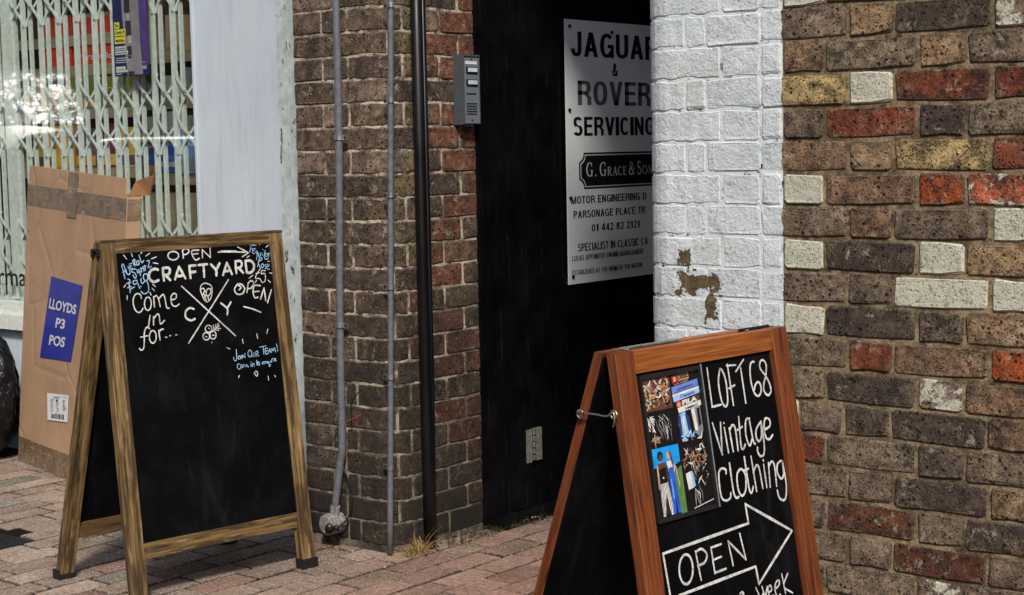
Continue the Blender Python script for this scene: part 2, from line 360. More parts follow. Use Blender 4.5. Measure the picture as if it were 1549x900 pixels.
def cardboard(name, base=(.42, .27, .165)):
    m = NT(name); tc = m.n('ShaderNodeTexCoord'); P = tc.outputs['Object']
    fl = m.noise(m.scale(P, (260, 20, 2)), 1, 2)
    c = m.mix(m.ramp(m.noise(P, 4, 5, .6), .35, .7), tuple(x*.88 for x in base), tuple(x*1.1 for x in base))
    c = m.mix(1, c, m.gray(m.ramp(fl, .3, .7, .93, 1.06)), 'MULTIPLY')
    c = m.mix(m.ramp(m.noise(P, 22, 6, .7), .63, .76, 0, .35), c, (.30, .20, .13))
    h = m.math('ADD', m.math('MULTIPLY', fl, .12), m.math('ADD', m.noise(P, 3.5, 3), m.math('MULTIPLY', m.ramp(m.vor(P, 2.6, 'DISTANCE_TO_EDGE'), 0, .04), .18)))
    return m.fin(c, .8, m.bump(h, .8, .012), spec=.2)
MAT['card'] = cardboard('brown_cardboard'); MAT['card_in'] = cardboard('inner_cardboard', (.20, .10, .045))
def tape():
    m = NT('glossy_brown_tape'); tc = m.n('ShaderNodeTexCoord'); P = tc.outputs['Object']
    w = m.noise(m.scale(P, (26, 10, 75)), 1, 7, .75, .8)
    c = m.mix(m.ramp(m.noise(P, 18, 6, .7), .35, .65), (.13, .088, .05), (.26, .18, .11))
    c = m.mix(m.ramp(w, .58, .68, 0, .9), c, (.62, .50, .36))
    return m.fin(c, .18, m.bump(w, .8, .004), spec=.7)
MAT['tape'] = tape()
MAT['blue_print'] = simple('blue_printed_sheet', (.022, .030, .29), .35, nscale=14, var=.2, spec=.5)
MAT['bag'] = simple('black_bin_liner', (.004, .005, .009), .22, spec=.35, nscale=22, var=.4, bump=1, dist=.02)
def paver_material():
    m = NT('clay_paver'); oi = m.n('ShaderNodeObjectInfo'); P = m.pos()
    big = m.noise(P, 5, 4, .6); mid = m.noise(P, 60, 5, .7); fine = m.noise(P, 330, 4, .75)
    col = m.mix(1, oi.outputs['Color'], m.gray(m.math('MULTIPLY', m.ramp(big, .3, .7, .75, 1.25), m.math('MULTIPLY', m.ramp(mid, .3, .7, .55, 1.45), m.ramp(fine, .3, .7, .35, 1.7)))), 'MULTIPLY')
    sp = m.math('MULTIPLY', m.ramp(m.math('ADD', m.vor(P, 125), m.math('MULTIPLY', m.noise(P, 260, 2), .22)), .34, .42, 1, 0), m.math('MULTIPLY', m.ramp(m.noise(P, 45, 4), .38, .45), oi.outputs['Alpha']))
    vc = m.vor(P, 125, out='Color'); sx = m.n('ShaderNodeSeparateColor'); m.l(vc, sx.inputs[0])
    sp = m.math('MULTIPLY', sp, m.math('GREATER_THAN', sx.outputs[0], .35))
    col = m.mix(sp, col, m.mix(sx.outputs[1], (.66, .55, .42), (.88, .84, .76)))
    col = m.mix(m.ramp(m.noise(P, 90, 5, .8), .58, .66, 0, .8), col, (.03, .022, .018))
    col = m.mix(m.ramp(m.noise(P, 2.6, 4, .6), .55, .75, 0, .5), col, (.055, .042, .036))
    uvn = m.n('ShaderNodeUVMap'); su = m.n('ShaderNodeSeparateXYZ'); m.l(uvn.outputs[0], su.inputs[0])
    ez = m.math('MULTIPLY', m.math('MINIMUM', su.outputs[1], m.math('SUBTRACT', 1, su.outputs[1])), .1035); ex = m.math('MULTIPLY', m.math('MINIMUM', su.outputs[0], m.math('SUBTRACT', 1, su.outputs[0])), .1975)
    ed = m.math('ADD', m.math('MINIMUM', ez, ex), m.ramp(m.noise(P, 50, 4, .7), .3, .7, -.0035, .0035))
    col = m.mix(m.ramp(ed, .0005, .0055, .8, 0), col, (.018, .014, .012))      # silt packed along the chamfers
    return m.fin(col, .82, m.bump(m.math('ADD', m.math('ADD', m.math('MULTIPLY', mid, .7), fine), m.math('MULTIPLY', sp, .8)), .8, .003), spec=.3)
MAT['paver'] = paver_material()
MAT['joint_sand'] = simple('dark_joint_sand', (.010, .008, .007), .95, nscale=180, var=.5, bump=.5, spec=.1)
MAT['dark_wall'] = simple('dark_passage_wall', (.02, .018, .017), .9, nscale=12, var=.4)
def glass():
    m = NT('shop_window_glass'); m.t.nodes.remove(m.b)
    tr = m.n('ShaderNodeBsdfTransparent'); tr.inputs[0].default_value = (.95, .98, .97, 1); gl = m.n('ShaderNodeBsdfGlossy'); gl.inputs['Roughness'].default_value = .02
    lw = m.n('ShaderNodeLayerWeight'); lw.inputs[0].default_value = .5      # Schlick, same from both sides of the pane
    fr = m.math('MULTIPLY_ADD', m.math('POWER', lw.outputs['Facing'], 5), .94, .052)
    mx = m.n('ShaderNodeMixShader'); m.l(fr, mx.inputs[0]); m.l(tr.outputs[0], mx.inputs[1]); m.l(gl.outputs[0], mx.inputs[2]); m.l(mx.outputs[0], m.out.inputs[0])
    return m.mat
MAT['glass'] = glass()
# ------------------------------------------------------------------ ground
def sheet(name, x0, x1, y0, y1, z, mat, kind='structure'):
    mb = MB(); mb.quad((x0, y0, z), (x1, y0, z), (x1, y1, z), (x0, y1, z)); return mb.build(name, mat, kind=kind)
m = NT('far_paving'); P = m.pos(); bt = m.n('ShaderNodeTexBrick'); m.l(P, bt.inputs[0])
bt.inputs['Scale'].default_value = 1; bt.inputs['Brick Width'].default_value = .21; bt.inputs['Row Height'].default_value = .1125; bt.inputs['Mortar Size'].default_value = .004
bt.inputs['Color1'].default_value = (.17, .125, .10, 1); bt.inputs['Color2'].default_value = (.12, .085, .07, 1); bt.inputs['Mortar'].default_value = (.02, .016, .013, 1)
m.fin(m.mix(1, bt.outputs[0], m.gray(m.ramp(m.noise(P, 60, 5, .7), .3, .7, .7, 1.3)), 'MULTIPLY'), .85)
MAT['far'] = m.mat
sheet('ground', -150, 150, -150, 150, -.035, MAT['far'])
sheet('pavement_bed', -9, 2.5, -.5, 9, -.0048, MAT['joint_sand'])
pav = thing('brick_pavement', 'speckled clay brick pavement laid in rows running towards the shop wall', 'pavement')
pav['kind'] = 'structure'; del pav['category']
PAVM = []
def brickmesh(name, w, h, d, mat, jit=.0015, bev=.002, cr=.006, axis='y', seed=0):
    """front face at y=0 facing -Y, centred x, z; back at y=d.  48 triangles."""
    r = random.Random(seed); j = lambda k=1: r.uniform(-jit, jit)*k
    x, z = w/2, h/2
    o = [(-x+cr, -z), (0, -z), (x-cr, -z), (x, -z+cr), (x, z-cr), (x-cr, z), (0, z), (-x+cr, z), (-x, z-cr), (-x, -z+cr)]
    o = [(a+j(), b+j()) for a, b in o]
    v = [(a, d, b) for a, b in o]+[(a, bev, b) for a, b in o]+[(a*(1-bev/x)+j(.4), j(.5), b*(1-bev/z)+j(.4)) for a, b in o]
    f = [(k, (k+1) % 10, 10+(k+1) % 10, 10+k) for k in range(10)]+[(10+k, 10+(k+1) % 10, 20+(k+1) % 10, 20+k) for k in range(10)]+[tuple(range(20, 30))]
    me = bpy.data.meshes.new(name); me.from_pydata(v, [], f); me.materials.append(mat)
    l = me.uv_layers.new(name='UVMap'); l.data.foreach_set('uv', [c for p in me.loops for c in (v[p.vertex_index][0]/w+.5, v[p.vertex_index][2]/h+.5)])
    me.update(); return me
for s_ in range(5):
    me = brickmesh('paver', .2005, .1075, .05, MAT['paver'], .0016, .004, .005, seed=s_+50)
    # lay flat: front (-Y) to +Z, long side along Y
    me.transform(Matrix.Rotation(-math.pi/2, 4, 'X')); me.transform(Matrix.Rotation(math.pi/2, 4, 'Z')); PAVM.append(me)
cover = [(-4.902, 3.152), (-4.694, 3.015), (-4.667-.005, 3.154), (-4.818, 3.186)]
cx0, cx1, cy0, cy1 = -5.03, -4.70, 2.88, 3.165
def inside_wall(x, y):
    if x < -3.97: return y > 4.17
    if x < -3.60: return y > 3.76
    if x < -2.2: return y > 4.75
    return y > 3.34
tri_vis = []; extra = MB()
i0 = -24
for i in range(i0, 22):
    xa = -3.476+i*.1125; xc = xa+.05625
    for jn in range(8, 30):
        yc = (jn+.5*(i % 2))*.205+ .11*0 + rnd.uniform(-.004, .004)+.035*math.sin(i*2.1)
        if inside_wall(xc, yc-.06): continue
        if cx0 < xc < cx1 and cy0 < yc < cy1: continue
        red = max(0, min(1, (xc+3.8)/.8))+rnd.uniform(-.15, .15)
        red = max(0, min(1, red))
        g = (.285, .215, .168); rd = (.28, .165, .128)
        k = rnd.choice([.8, .9, 1.0, 1.05, 1.15, 1.28])
        if rnd.random() < .10 and xc > -4.3: g = (.20, .125, .095)
        if rnd.random() < .05: g = (.215, .19, .158); red = 0
        c = [ (g[q]*(1-red)+rd[q]*red)*k for q in range(3)]
        dist_view = abs(xc)**2+yc**2
        # seen part of the pavement
        d = Vector((xc, yc, -EYE)); dz = d.dot(fw); px = 774.5+fpx*d.dot(rr)/dz; py = 450-fpx*d.dot(uu)/dz
        if -60 < px < 1000 and 640 < py < 945 and dz > 0 and len(tri_vis) < 300:
            o = link('brick', PAVM[(i*7+jn) % 5], pav, color=(*c, max(.2, 1-red*.7)))
            o.location = (xc, yc, rnd.uniform(-.002, .0015)); o.rotation_euler = (rnd.uniform(-.012, .012), rnd.uniform(-.012, .012), rnd.uniform(-.012, .012))
            tri_vis.append(o)
        else:
            me = PAVM[(i+jn) % 5]; b = len(extra.v)
            extra.v += [(p.co.x+xc, p.co.y+yc, p.co.z) for p in me.vertices]
            for p in me.polygons: extra.f.append(tuple(b+q for q in p.vertices)); extra.m.append(0)
            extra.uv += [tuple(u_.uv) for u_ in me.uv_layers[0].data]
eo = link('paving', extra.mesh('paving', MAT['paver']), pav, color=(.19, .14, .11, .6), kind='stuff')
print('pavers', len(tri_vis))
# access cover
ac = thing('access_cover', 'dark iron access cover set in the pavement at the left edge', 'drain cover', (0, 0, 0))
mb = MB(); mb.box(cx0, cx1, cy0, cy1, -.02, -.002); mb.build('frame', MAT['iron'], ac)
mb = MB()
for a in range(9):
    for b in range(8):
        x = cx0+.03+a*.034; y = cy0+.025+b*.034
        th = .8 if (a+b) % 2 else -.8; ca, sa = math.cos(th)*.013, math.sin(th)*.013; n1, n2 = -sa*.3, ca*.3
        mb.poly([(x-ca-n1, y-sa-n2, .0022), (x+ca-n1, y+sa-n2, .0022), (x+ca+n1, y+sa+n2, .0022), (x-ca+n1, y-sa+n2, .0022)])
mb.box(cx0+.015, cx1-.015, cy0+.012, cy1-.012, -.01, .0002)
mb.build('cover_plate', MAT['iron'], ac)
# ------------------------------------------------------------------ brick walls along a plan path
class Path:
    def __init__(s, segs): s.segs = segs        # (kind, s0, s1, data)
    def at(s, t):
        for k, a, b, d in s.segs:
            if t <= b+1e-9 or (k, a, b, d) == s.segs[-1]:
                if k == 'L':
                    p, q, n = d; u = (t-a)/(b-a); return Vector((p[0]+(q[0]-p[0])*u, p[1]+(q[1]-p[1])*u)), Vector(n)
                c, r, a0, a1 = d; an = a0+(a1-a0)*(t-a)/(b-a); n = Vector((math.cos(an), math.sin(an))); return Vector(c)+n*r, n
    def is_arc(s, a, b): return any(k == 'A' and a < q-.004 and b > p+.004 for k, p, q, d in s.segs)
GREY = (.170, .125, .088); DARK = (.075, .054, .042); BRN = (.19, .115, .072); TAN = (.27, .175, .10); RED = (.165, .045, .024)
ORG = (.34, .072, .022); YEL = (.36, .26, .115); RST = (.11, .040, .023)
CC = dict(g=(GREY, .08), d=(DARK, .06), b=(BRN, .1), t=(TAN, .2), r=(RED, .16), o=(ORG, .13), y=(YEL, .25), w=((.30, .26, .2), .93), c=((.32, .28, .2), .88),
          p=((.2, .13, .1), .52), q=((.40, .10, .05), .50), u=(RST, .05))
def build_wall(root, path, rows, mats, bmat, mmat, segs_for_row, color_for, rec, s_lo, s_hi, ztop, jit=.0018, tight=False):
    """rows: list of (index, z0, z1); segs_for_row(index) -> joints list of (a, b)"""
    cache = {}; n = 0
    for ri, z0, z1 in rows:
        for a, b in segs_for_row(ri):
            if b <= s_lo or a >= s_hi: continue
            a2, b2 = max(a, s_lo), min(b, s_hi); w = b2-a2
            if w < .02: continue
            col = color_for(ri, (a+b)/2, w)
            h = z1-z0
            if tight and b2 < .02: z0_, z1_ = z0-.0028, z1+.0028
            else: z0_, z1_ = z0, z1
            h = z1_-z0_; zc = (z0_+z1_)/2
            if path.is_arc(a2, b2):
                mb = MB(); N = max(3, int(w/.018)); bev = .004; r = random.Random(int(a*1000)+ri)
                ss = [a2, a2+bev]+[a2+bev+(w-2*bev)*k/N for k in range(1, N)]+[b2-bev, b2]
                js = [r.uniform(-jit, jit) for _ in ss]; jt = [r.uniform(-jit, jit) for _ in ss]
                grid = []
                for k, t in enumerate(ss):
                    p, nn = path.at(t); out = []
                    e = bev if k in (0, len(ss)-1) else 0
                    for zz, dd in ((z0_, .03), (z0_, bev), (z0_+bev, e), (z1_-bev, e), (z1_, bev), (z1_, .03)):
                        zj = js[k] if zz < (z0+z1)/2 else jt[k]
                        q = p-nn*(dd+js[k]*.4); out.append((q.x, q.y, zz+zj))
                    grid.append(out)
                mb.v = [p for g in grid for p in g]
                for k in range(len(ss)-1):
                    for q in range(5):
                        i = k*6+q; mb.f.append((i, i+6, i+7, i+1)); mb.m.append(0)
                for k in (0, len(ss)-1): mb.f.append(tuple(k*6+q for q in ((5, 4, 3, 2, 1, 0) if k else (0, 1, 2, 3, 4, 5)))); mb.m.append(0)
                mb.uv = [(((q//6)-1)/(len(ss)-3), (0, 0, .05, .95, 1, 1)[q % 6]) for f in mb.f for q in f]; o = mb.build('brick', bmat, root, smooth=False, color=col)
            else:
                cls = round(w/.012); key = (cls, rnd.randrange(4))
                if key not in cache: cache[key] = brickmesh('brick', cls*.012, .0655, .035, bmat, jit, .003, .006, seed=cls*10+key[1])
                o = link('brick', cache[key], root, color=col)
                p, nn = path.at((a2+b2)/2); out = rnd.uniform(-.001, .0015)
                o.location = (p.x+nn.x*out, p.y+nn.y*out, zc); o.rotation_euler = (rnd.uniform(-.008, .008), rnd.uniform(-.006, .006), math.atan2(nn.x, -nn.y)*1.0)
                o.scale = (w/(cls*.012), 1, h/.0655)
            n += 1
    # mortar
    mb = MB(); N = int((s_hi-s_lo)/.02); zs = [0, ztop*.5, ztop]
    pr = None
    for k in range(N+1):
        t = s_lo+(s_hi-s_lo)*k/N; p, nn = path.at(t); d = rec(t) if callable(rec) else rec; q = p-nn*d
        if pr is not None: mb.quad((pr.x, pr.y, 0), (q.x, q.y, 0), (q.x, q.y, ztop), (pr.x, pr.y, ztop))
        pr = q
    mb.build('mortar', mmat, root, smooth=True)
    return n
# --- brown wall with the white painted corner
XC, YF, RB = -2.262, 3.28, .085
sA = (XC+RB)-(-1.86); arcL = RB*math.pi/2; sB = sA-arcL
pathB = Path([('L', sB-1.2, sB, ((XC, YF+RB+1.2), (XC, YF+RB), (-1, 0))), ('A', sB, sA, ((XC+RB, YF+RB), RB, math.pi, 1.5*math.pi)), ('L', sA, 5, ((-1.86+sA, YF), (-1.86+5, YF), (0, -1)))])
table = {0: 'wbgpbg', 1: 'gtdpbg', 2: 'tgtgbd', 3: 'ywrrgb', 4: 'grdgbg', 5: 'btyrbg', 6: 'cboqgb', 7: 'gbgwbg', 8: 'wdctgb', 9: 'ggccbg', 10: 'cdgtbg', 11: 'grboug', 12: 'gdpbgb',
         13: 'wgddbg', 14: 'rgdggb', 15: 'ggdtgb', 16: 'gugdbg', 17: 'gguggb', 18: 'ggpgbd'}
def joints(ri):
    """joint centres on the brown wall, flemish bond"""
    base = .219 if ri % 2 else .052
    o = []
    for k in range(-5, 8):
        c = base+.334*k+(.017*math.sin(ri*2.7)*.3 if k > 2 else 0); o += [(c-.0515, c+.0515), (c+.0605, c+.2735)]
    if ri == 13: o = [(-.17, .033), (.042, .146), (.155, .263), (.272, .489), (.498, .6), (.609, .82)]+[(a, b) for a, b in o if a > .82]
    right = [x for x in o if x[0] > -.02] if ri % 2 == 0 else [x for x in o if x[1] > .1]
    lo = min(x[0] for x in right)      # the painted corner: tight joints, almost filled with paint
    if ri % 2 == 0: o = right+[(-.056, lo-.006), (-.164, -.060), (-.40, -.168), (-.62, -.404), (-.80, -.626)]
    else: o = right+[(-.054, lo-.006) if lo > -.03 else (-.056, -.055), (-.204, min(-.058, lo-.004)), (-.262, -.209), (-.50, -.266), (-.62, -.505), (-.80, -.626)]
    o = [x for x in o if x[1]-x[0] > .02]
    return sorted(o)
def colB(ri, s, w):
    if s < -.02: return (*GREY, .15)
    js = [x for x in joints(ri) if x[1] > .012]; idx = [k for k, x in enumerate(js) if x[0] <= s <= x[1]]
    t = table.get(ri, 'gbgdtg'); c, a = CC[t[idx[0] % len(t)] if idx else 'g']
    v = rnd.uniform(.88, 1.14); return (c[0]*v, c[1]*v*rnd.uniform(.97, 1.03), c[2]*v, a*rnd.uniform(.9, 1.1) if a < .9 else a)
brown = thing('brick_wall', 'old mottled brown brick wall with red, yellow and cream bricks and a white painted corner', 'wall')
zt = lambda k: rel(.303-(k-1)*.0748)
rowsB = [(k, max(.004, zt(k)-.0748+.0045), zt(k)-.0045) for k in range(-1, 24) if zt(k) > .02]
nB = build_wall(brown, pathB, [r for r in rowsB if r[2]-r[1] > .02], None, MAT['brick_brown'], MAT['mortar_brown'], joints, colB, lambda s: .0022 if s < -.001 else .0040, sB-.30, .95, zt(-1)-.002, jit=.0030, tight=True)
print('brown bricks', nB)
def stuff_wall(name, path, s0, s1, z0, z1, jf, col, bmat, root, k0=0, ph=.0748):
    mb = MB(); k = 0; z = z0
    while z < z1:
        for a, b in jf(k0+k):
            if b <= s0 or a >= s1: continue
            a, b = max(a, s0), min(b, s1)
            if b-a < .02: continue
            p, nn = path.at((a+b)/2); q, _ = path.at(a); r, _ = path.at(b); q2 = q-nn*.03; r2 = r-nn*.03
            mb.quad((*q, z+.0045), (*r, z+.0045), (*r, z+.07), (*q, z+.07)); mb.quad((*q2, z+.07), (*q, z+.07), (*r, z+.07), (*r2, z+.07)); mb.quad((*r2, z+.0045), (*r, z+.0045), (*q, z+.0045), (*q2, z+.0045))
            mb.quad((*q2, z+.0045), (*q, z+.0045), (*q, z+.07), (*q2, z+.07)); mb.quad((*r, z+.0045), (*r2, z+.0045), (*r2, z+.07), (*r, z+.07))
        z += ph; k += 1
    return mb.build(name, bmat, root, color=col, kind='stuff')
def jlong(ri): return sorted([(c-.0515, c+.0515) for c in [(.219 if ri % 2 else .052)+.334*k for k in range(-5, 12)]]+[(c+.0605, c+.2735) for c in [(.219 if ri % 2 else .052)+.334*k for k in range(-5, 12)]])
stuff_wall('brickwork', pathB, .95, 3.2, .004, 3.0, jlong, (*GREY, .1), MAT['brick_brown'], brown, 1)
stuff_wall('brickwork', pathB, sB-.30, .95, zt(-1), 3.0, jlong, (*GREY, .1), MAT['brick_brown'], brown, 0)
mb = MB(); mb.box(-1.86+.93, 1.4, YF+.006, YF+.6, 0, 3.0); mb.box(XC+.006, -.93, YF+RB+.0, YF+.6, zt(-1), 3.0); mb.box(XC+RB, -.93, YF+.006, YF+.3, zt(-1)+.001, 2.999); mb.box(XC+.012, -1.0, YF+.1, 5.2, 0, zt(-1)-.01)
mb.build('mortar_core', MAT['mortar_brown'], brown)
# --- pier
PX, PY, RP = -3.541, 3.73, .078
pl = Path([('L', 0, .336, ((-3.955, PY), (-3.619, PY), (0, -1))), ('A', .336, .336+RP*math.pi/2, ((PX-RP, PY+RP), RP, -math.pi/2, 0)), ('L', .336+RP*math.pi/2, 2, ((PX, PY+RP), (PX, PY+RP+2-.4585), (1, 0)))])
pier = thing('brick_pier', 'dark brown brick pier with rounded corner between the shopfront and black doorway', 'pier')
jA = [(0, .186), (.195, .407), (.416, .516), (.525, .735), (.744, .822)]
jBb = [(0, .131), (.138, .192), (.199, .247), (.255, .463), (.472, .520), (.529, .640), (.649, .822)]
def jP(k): return jA if k % 2 == 0 else jBb
def colP(ri, s, w):
    r = rnd.random(); z = ri
    base = (.100, .070, .048)
    if s > .40 and ri < 12: base = (.165, .125, .066) if s < .56 else (.17, .098, .060)
    if r < .08: base = (.155, .070, .048)
    elif r < .3: base = (.085, .060, .048)
    elif r < .42: base = (.17, .12, .09)
    if s > .53 and rnd.random() < .4: base = (.155, .062, .040)
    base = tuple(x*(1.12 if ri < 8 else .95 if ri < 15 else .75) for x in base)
    v = rnd.uniform(.85, 1.15); return (base[0]*v, base[1]*v, base[2]*v, rnd.choice([.05, .1, .16, .22]))
zp = lambda k: rel(-.078+(8-k)*.0759)      # top of row k
rowsP = [(k, max(.004, zp(k)-.0759+.0031), zp(k)-.0031) for k in range(0, 25) if zp(k) > .03]
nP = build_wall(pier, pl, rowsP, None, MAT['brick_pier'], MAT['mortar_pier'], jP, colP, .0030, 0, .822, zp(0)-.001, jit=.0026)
print('pier bricks', nP)
stuff_wall('brickwork', pl, 0, .822, zp(0), 3.0, jP, (*GREY, .1), MAT['brick_pier'], pier, 1, .0759)
mb = MB(); mb.box(-3.955, PX-RP, PY+.01, 4.17, 0, 3.0); mb.box(PX-RP-.001, PX-.01, PY+RP, 4.17, 0, 2.999); mb.build('mortar_core', MAT['mortar_pier'], pier)
# ------------------------------------------------------------------ doorway
DX = PX-.012
fr = thing('door_frame', 'black painted timber door post beside the brick pier', 'door frame')
mb = MB(); mb.box(PX-.07, PX+.012, 4.165, 4.225, .02, 2.9); mb.box(PX-.07, PX-.004, 4.227, 4.33, .02, 2.9); mb.build('post', MAT['door'], fr)
mb = MB(); mb.box(PX-.07, PX+.004, 4.332, 4.436, .035, 2.9); mb.build('jamb', MAT['door'], fr)
mb = MB(); mb.box(PX-.055, PX-.022, 4.436, 4.50, .03, 2.9); mb.build('stop_bead', MAT['door'], fr)
dr = thing('panelled_door', 'black panelled door leaf folded back inside the passage, carrying the sign', 'door')
def dbox(nm, y0, y1, z0, z1, x0=PX-.05, x1=PX-.008):
    mb = MB(); mb.box(x0, x1, y0, y1, z0, z1); return mb.build(nm, MAT['door'], dr)
dbox('stile', 4.452, 4.645, .03, 2.55); dbox('stile', 5.33, 5.45, .03, 2.55)
dbox('rail', 4.646, 5.329, rel(.385), rel(.50)); dbox('rail', 4.646, 5.329, .031, .26); dbox('rail', 4.646, 5.329, 2.4, 2.549)
dbox('rail', 4.646, 5.329, rel(-.62), rel(-.48))
dbox('muntin', 4.905, 5.012, rel(.501), 2.399); dbox('muntin', 4.93, 5.03, .261, rel(-.621))
for y0, y1, z0, z1 in ((4.646, 4.904, rel(.501), 2.399), (5.013, 5.329, rel(.501), 2.399), (4.646, 4.929, .261, rel(-.621)), (5.031, 5.329, .261, rel(-.621)), (4.646, 5.329, rel(-.479), rel(.384))):
    o = dbox('panel', y0, y1, z0, z1, PX-.045, PX-.030)
    mb = MB(); t = .016
    mb.box(PX-.031, PX-.012, y0, y1, z0, z0+t); mb.box(PX-.031, PX-.012, y0, y1, z1-t, z1); mb.box(PX-.031, PX-.013, y0, y0+t, z0+t, z1-t); mb.box(PX-.031, PX-.013, y1-t, y1, z0+t, z1-t)
    mb.build('moulding', MAT['door'], dr)
hg = MB(); hx = PX+.0045; hz = rel(-1.06)
MAT['old_hinge'] = simple('painted_old_hinge', (.20, .19, .16), .6, .2, nscale=90, var=.5, bump=.4)
hg.box(hx-.012, hx, 4.405, 4.440, hz-.062, hz+.058); hg.box(PX-.012, hx-.001, 4.455, 4.497, hz-.060, hz+.056)
h = hg.build('hinge', MAT['old_hinge'], dr)
mb = MB()
for k in range(5): mb.tube([(hx+.003, 4.4475, hz-.055+k*.023), (hx+.003, 4.4475, hz-.037+k*.023)], .0062, 8)
mb.build('knuckle', MAT['steel'], h)
th = thing('threshold', 'low black timber threshold across the dark doorway', 'threshold')
mb = MB(); mb.box(PX-.07, PX+.06, 4.18, 5.6, -.005, .030); mb.build('sill_board', MAT['door'], th)
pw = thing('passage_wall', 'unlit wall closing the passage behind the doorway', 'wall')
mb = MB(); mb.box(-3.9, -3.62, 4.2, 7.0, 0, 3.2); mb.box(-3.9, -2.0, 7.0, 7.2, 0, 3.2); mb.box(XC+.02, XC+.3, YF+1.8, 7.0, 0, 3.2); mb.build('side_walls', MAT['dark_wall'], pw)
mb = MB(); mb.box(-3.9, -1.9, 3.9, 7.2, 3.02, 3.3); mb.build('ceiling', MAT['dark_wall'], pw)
mb = MB(); mb.box(-3.54, -2.26, 3.95, 4.1, 2.55, 3.02); mb.build('added_lintel', MAT['dark_wall'], pw)  # unseen lintel, added to keep the passage dark
# leaf edge of the far side
# ------------------------------------------------------------------ text helper
def text_bm(txt, font_off=0.0):
    cu = bpy.data.curves.new('t', 'FONT'); cu.body = txt; cu.size = 1; cu.offset = font_off; cu.resolution_u = 3
    o = bpy.data.objects.new('t', cu); COL.objects.link(o); dg = bpy.context.evaluated_depsgraph_get(); dg.update()
    me = bpy.data.meshes.new_from_object(o.evaluated_get(dg)); bpy.data.objects.remove(o)
    v = [p.co.copy() for p in me.vertices]; f = [tuple(p.vertices) for p in me.polygons]
    bpy.data.meshes.remove(me); return v, f
def width_of(txt, off): 
    v, f = text_bm(txt, off); return min(p.x for p in v), max(p.x for p in v)
def text_into(mb, txt, fn, off=.02, known=None, u0=0, u1=1, z0=0, z1=1, m=0, cap='H', ztop_ref=None):
    """place text: horizontally so that `known` (a leading part of txt) spans u0..u1, vertically cap height spans z0..z1; fn(u, v) -> 3D"""
    v, f = text_bm(txt, off); k0, k1 = width_of(known or txt, off)
    c, _ = text_bm(cap, off); ya, yb = min(p.y for p in c), max(p.y for p in c)
    su = (u1-u0)/(k1-k0); sv = (z1-z0)/(yb-ya); b = len(mb.v)
    for p in v: mb.v.append(tuple(fn(u0+(p.x-k0)*su, z0+(p.y-ya)*sv)))
    for q in f: mb.f.append(tuple(b+i for i in q)); mb.m.append(m)
    mb.uv = []
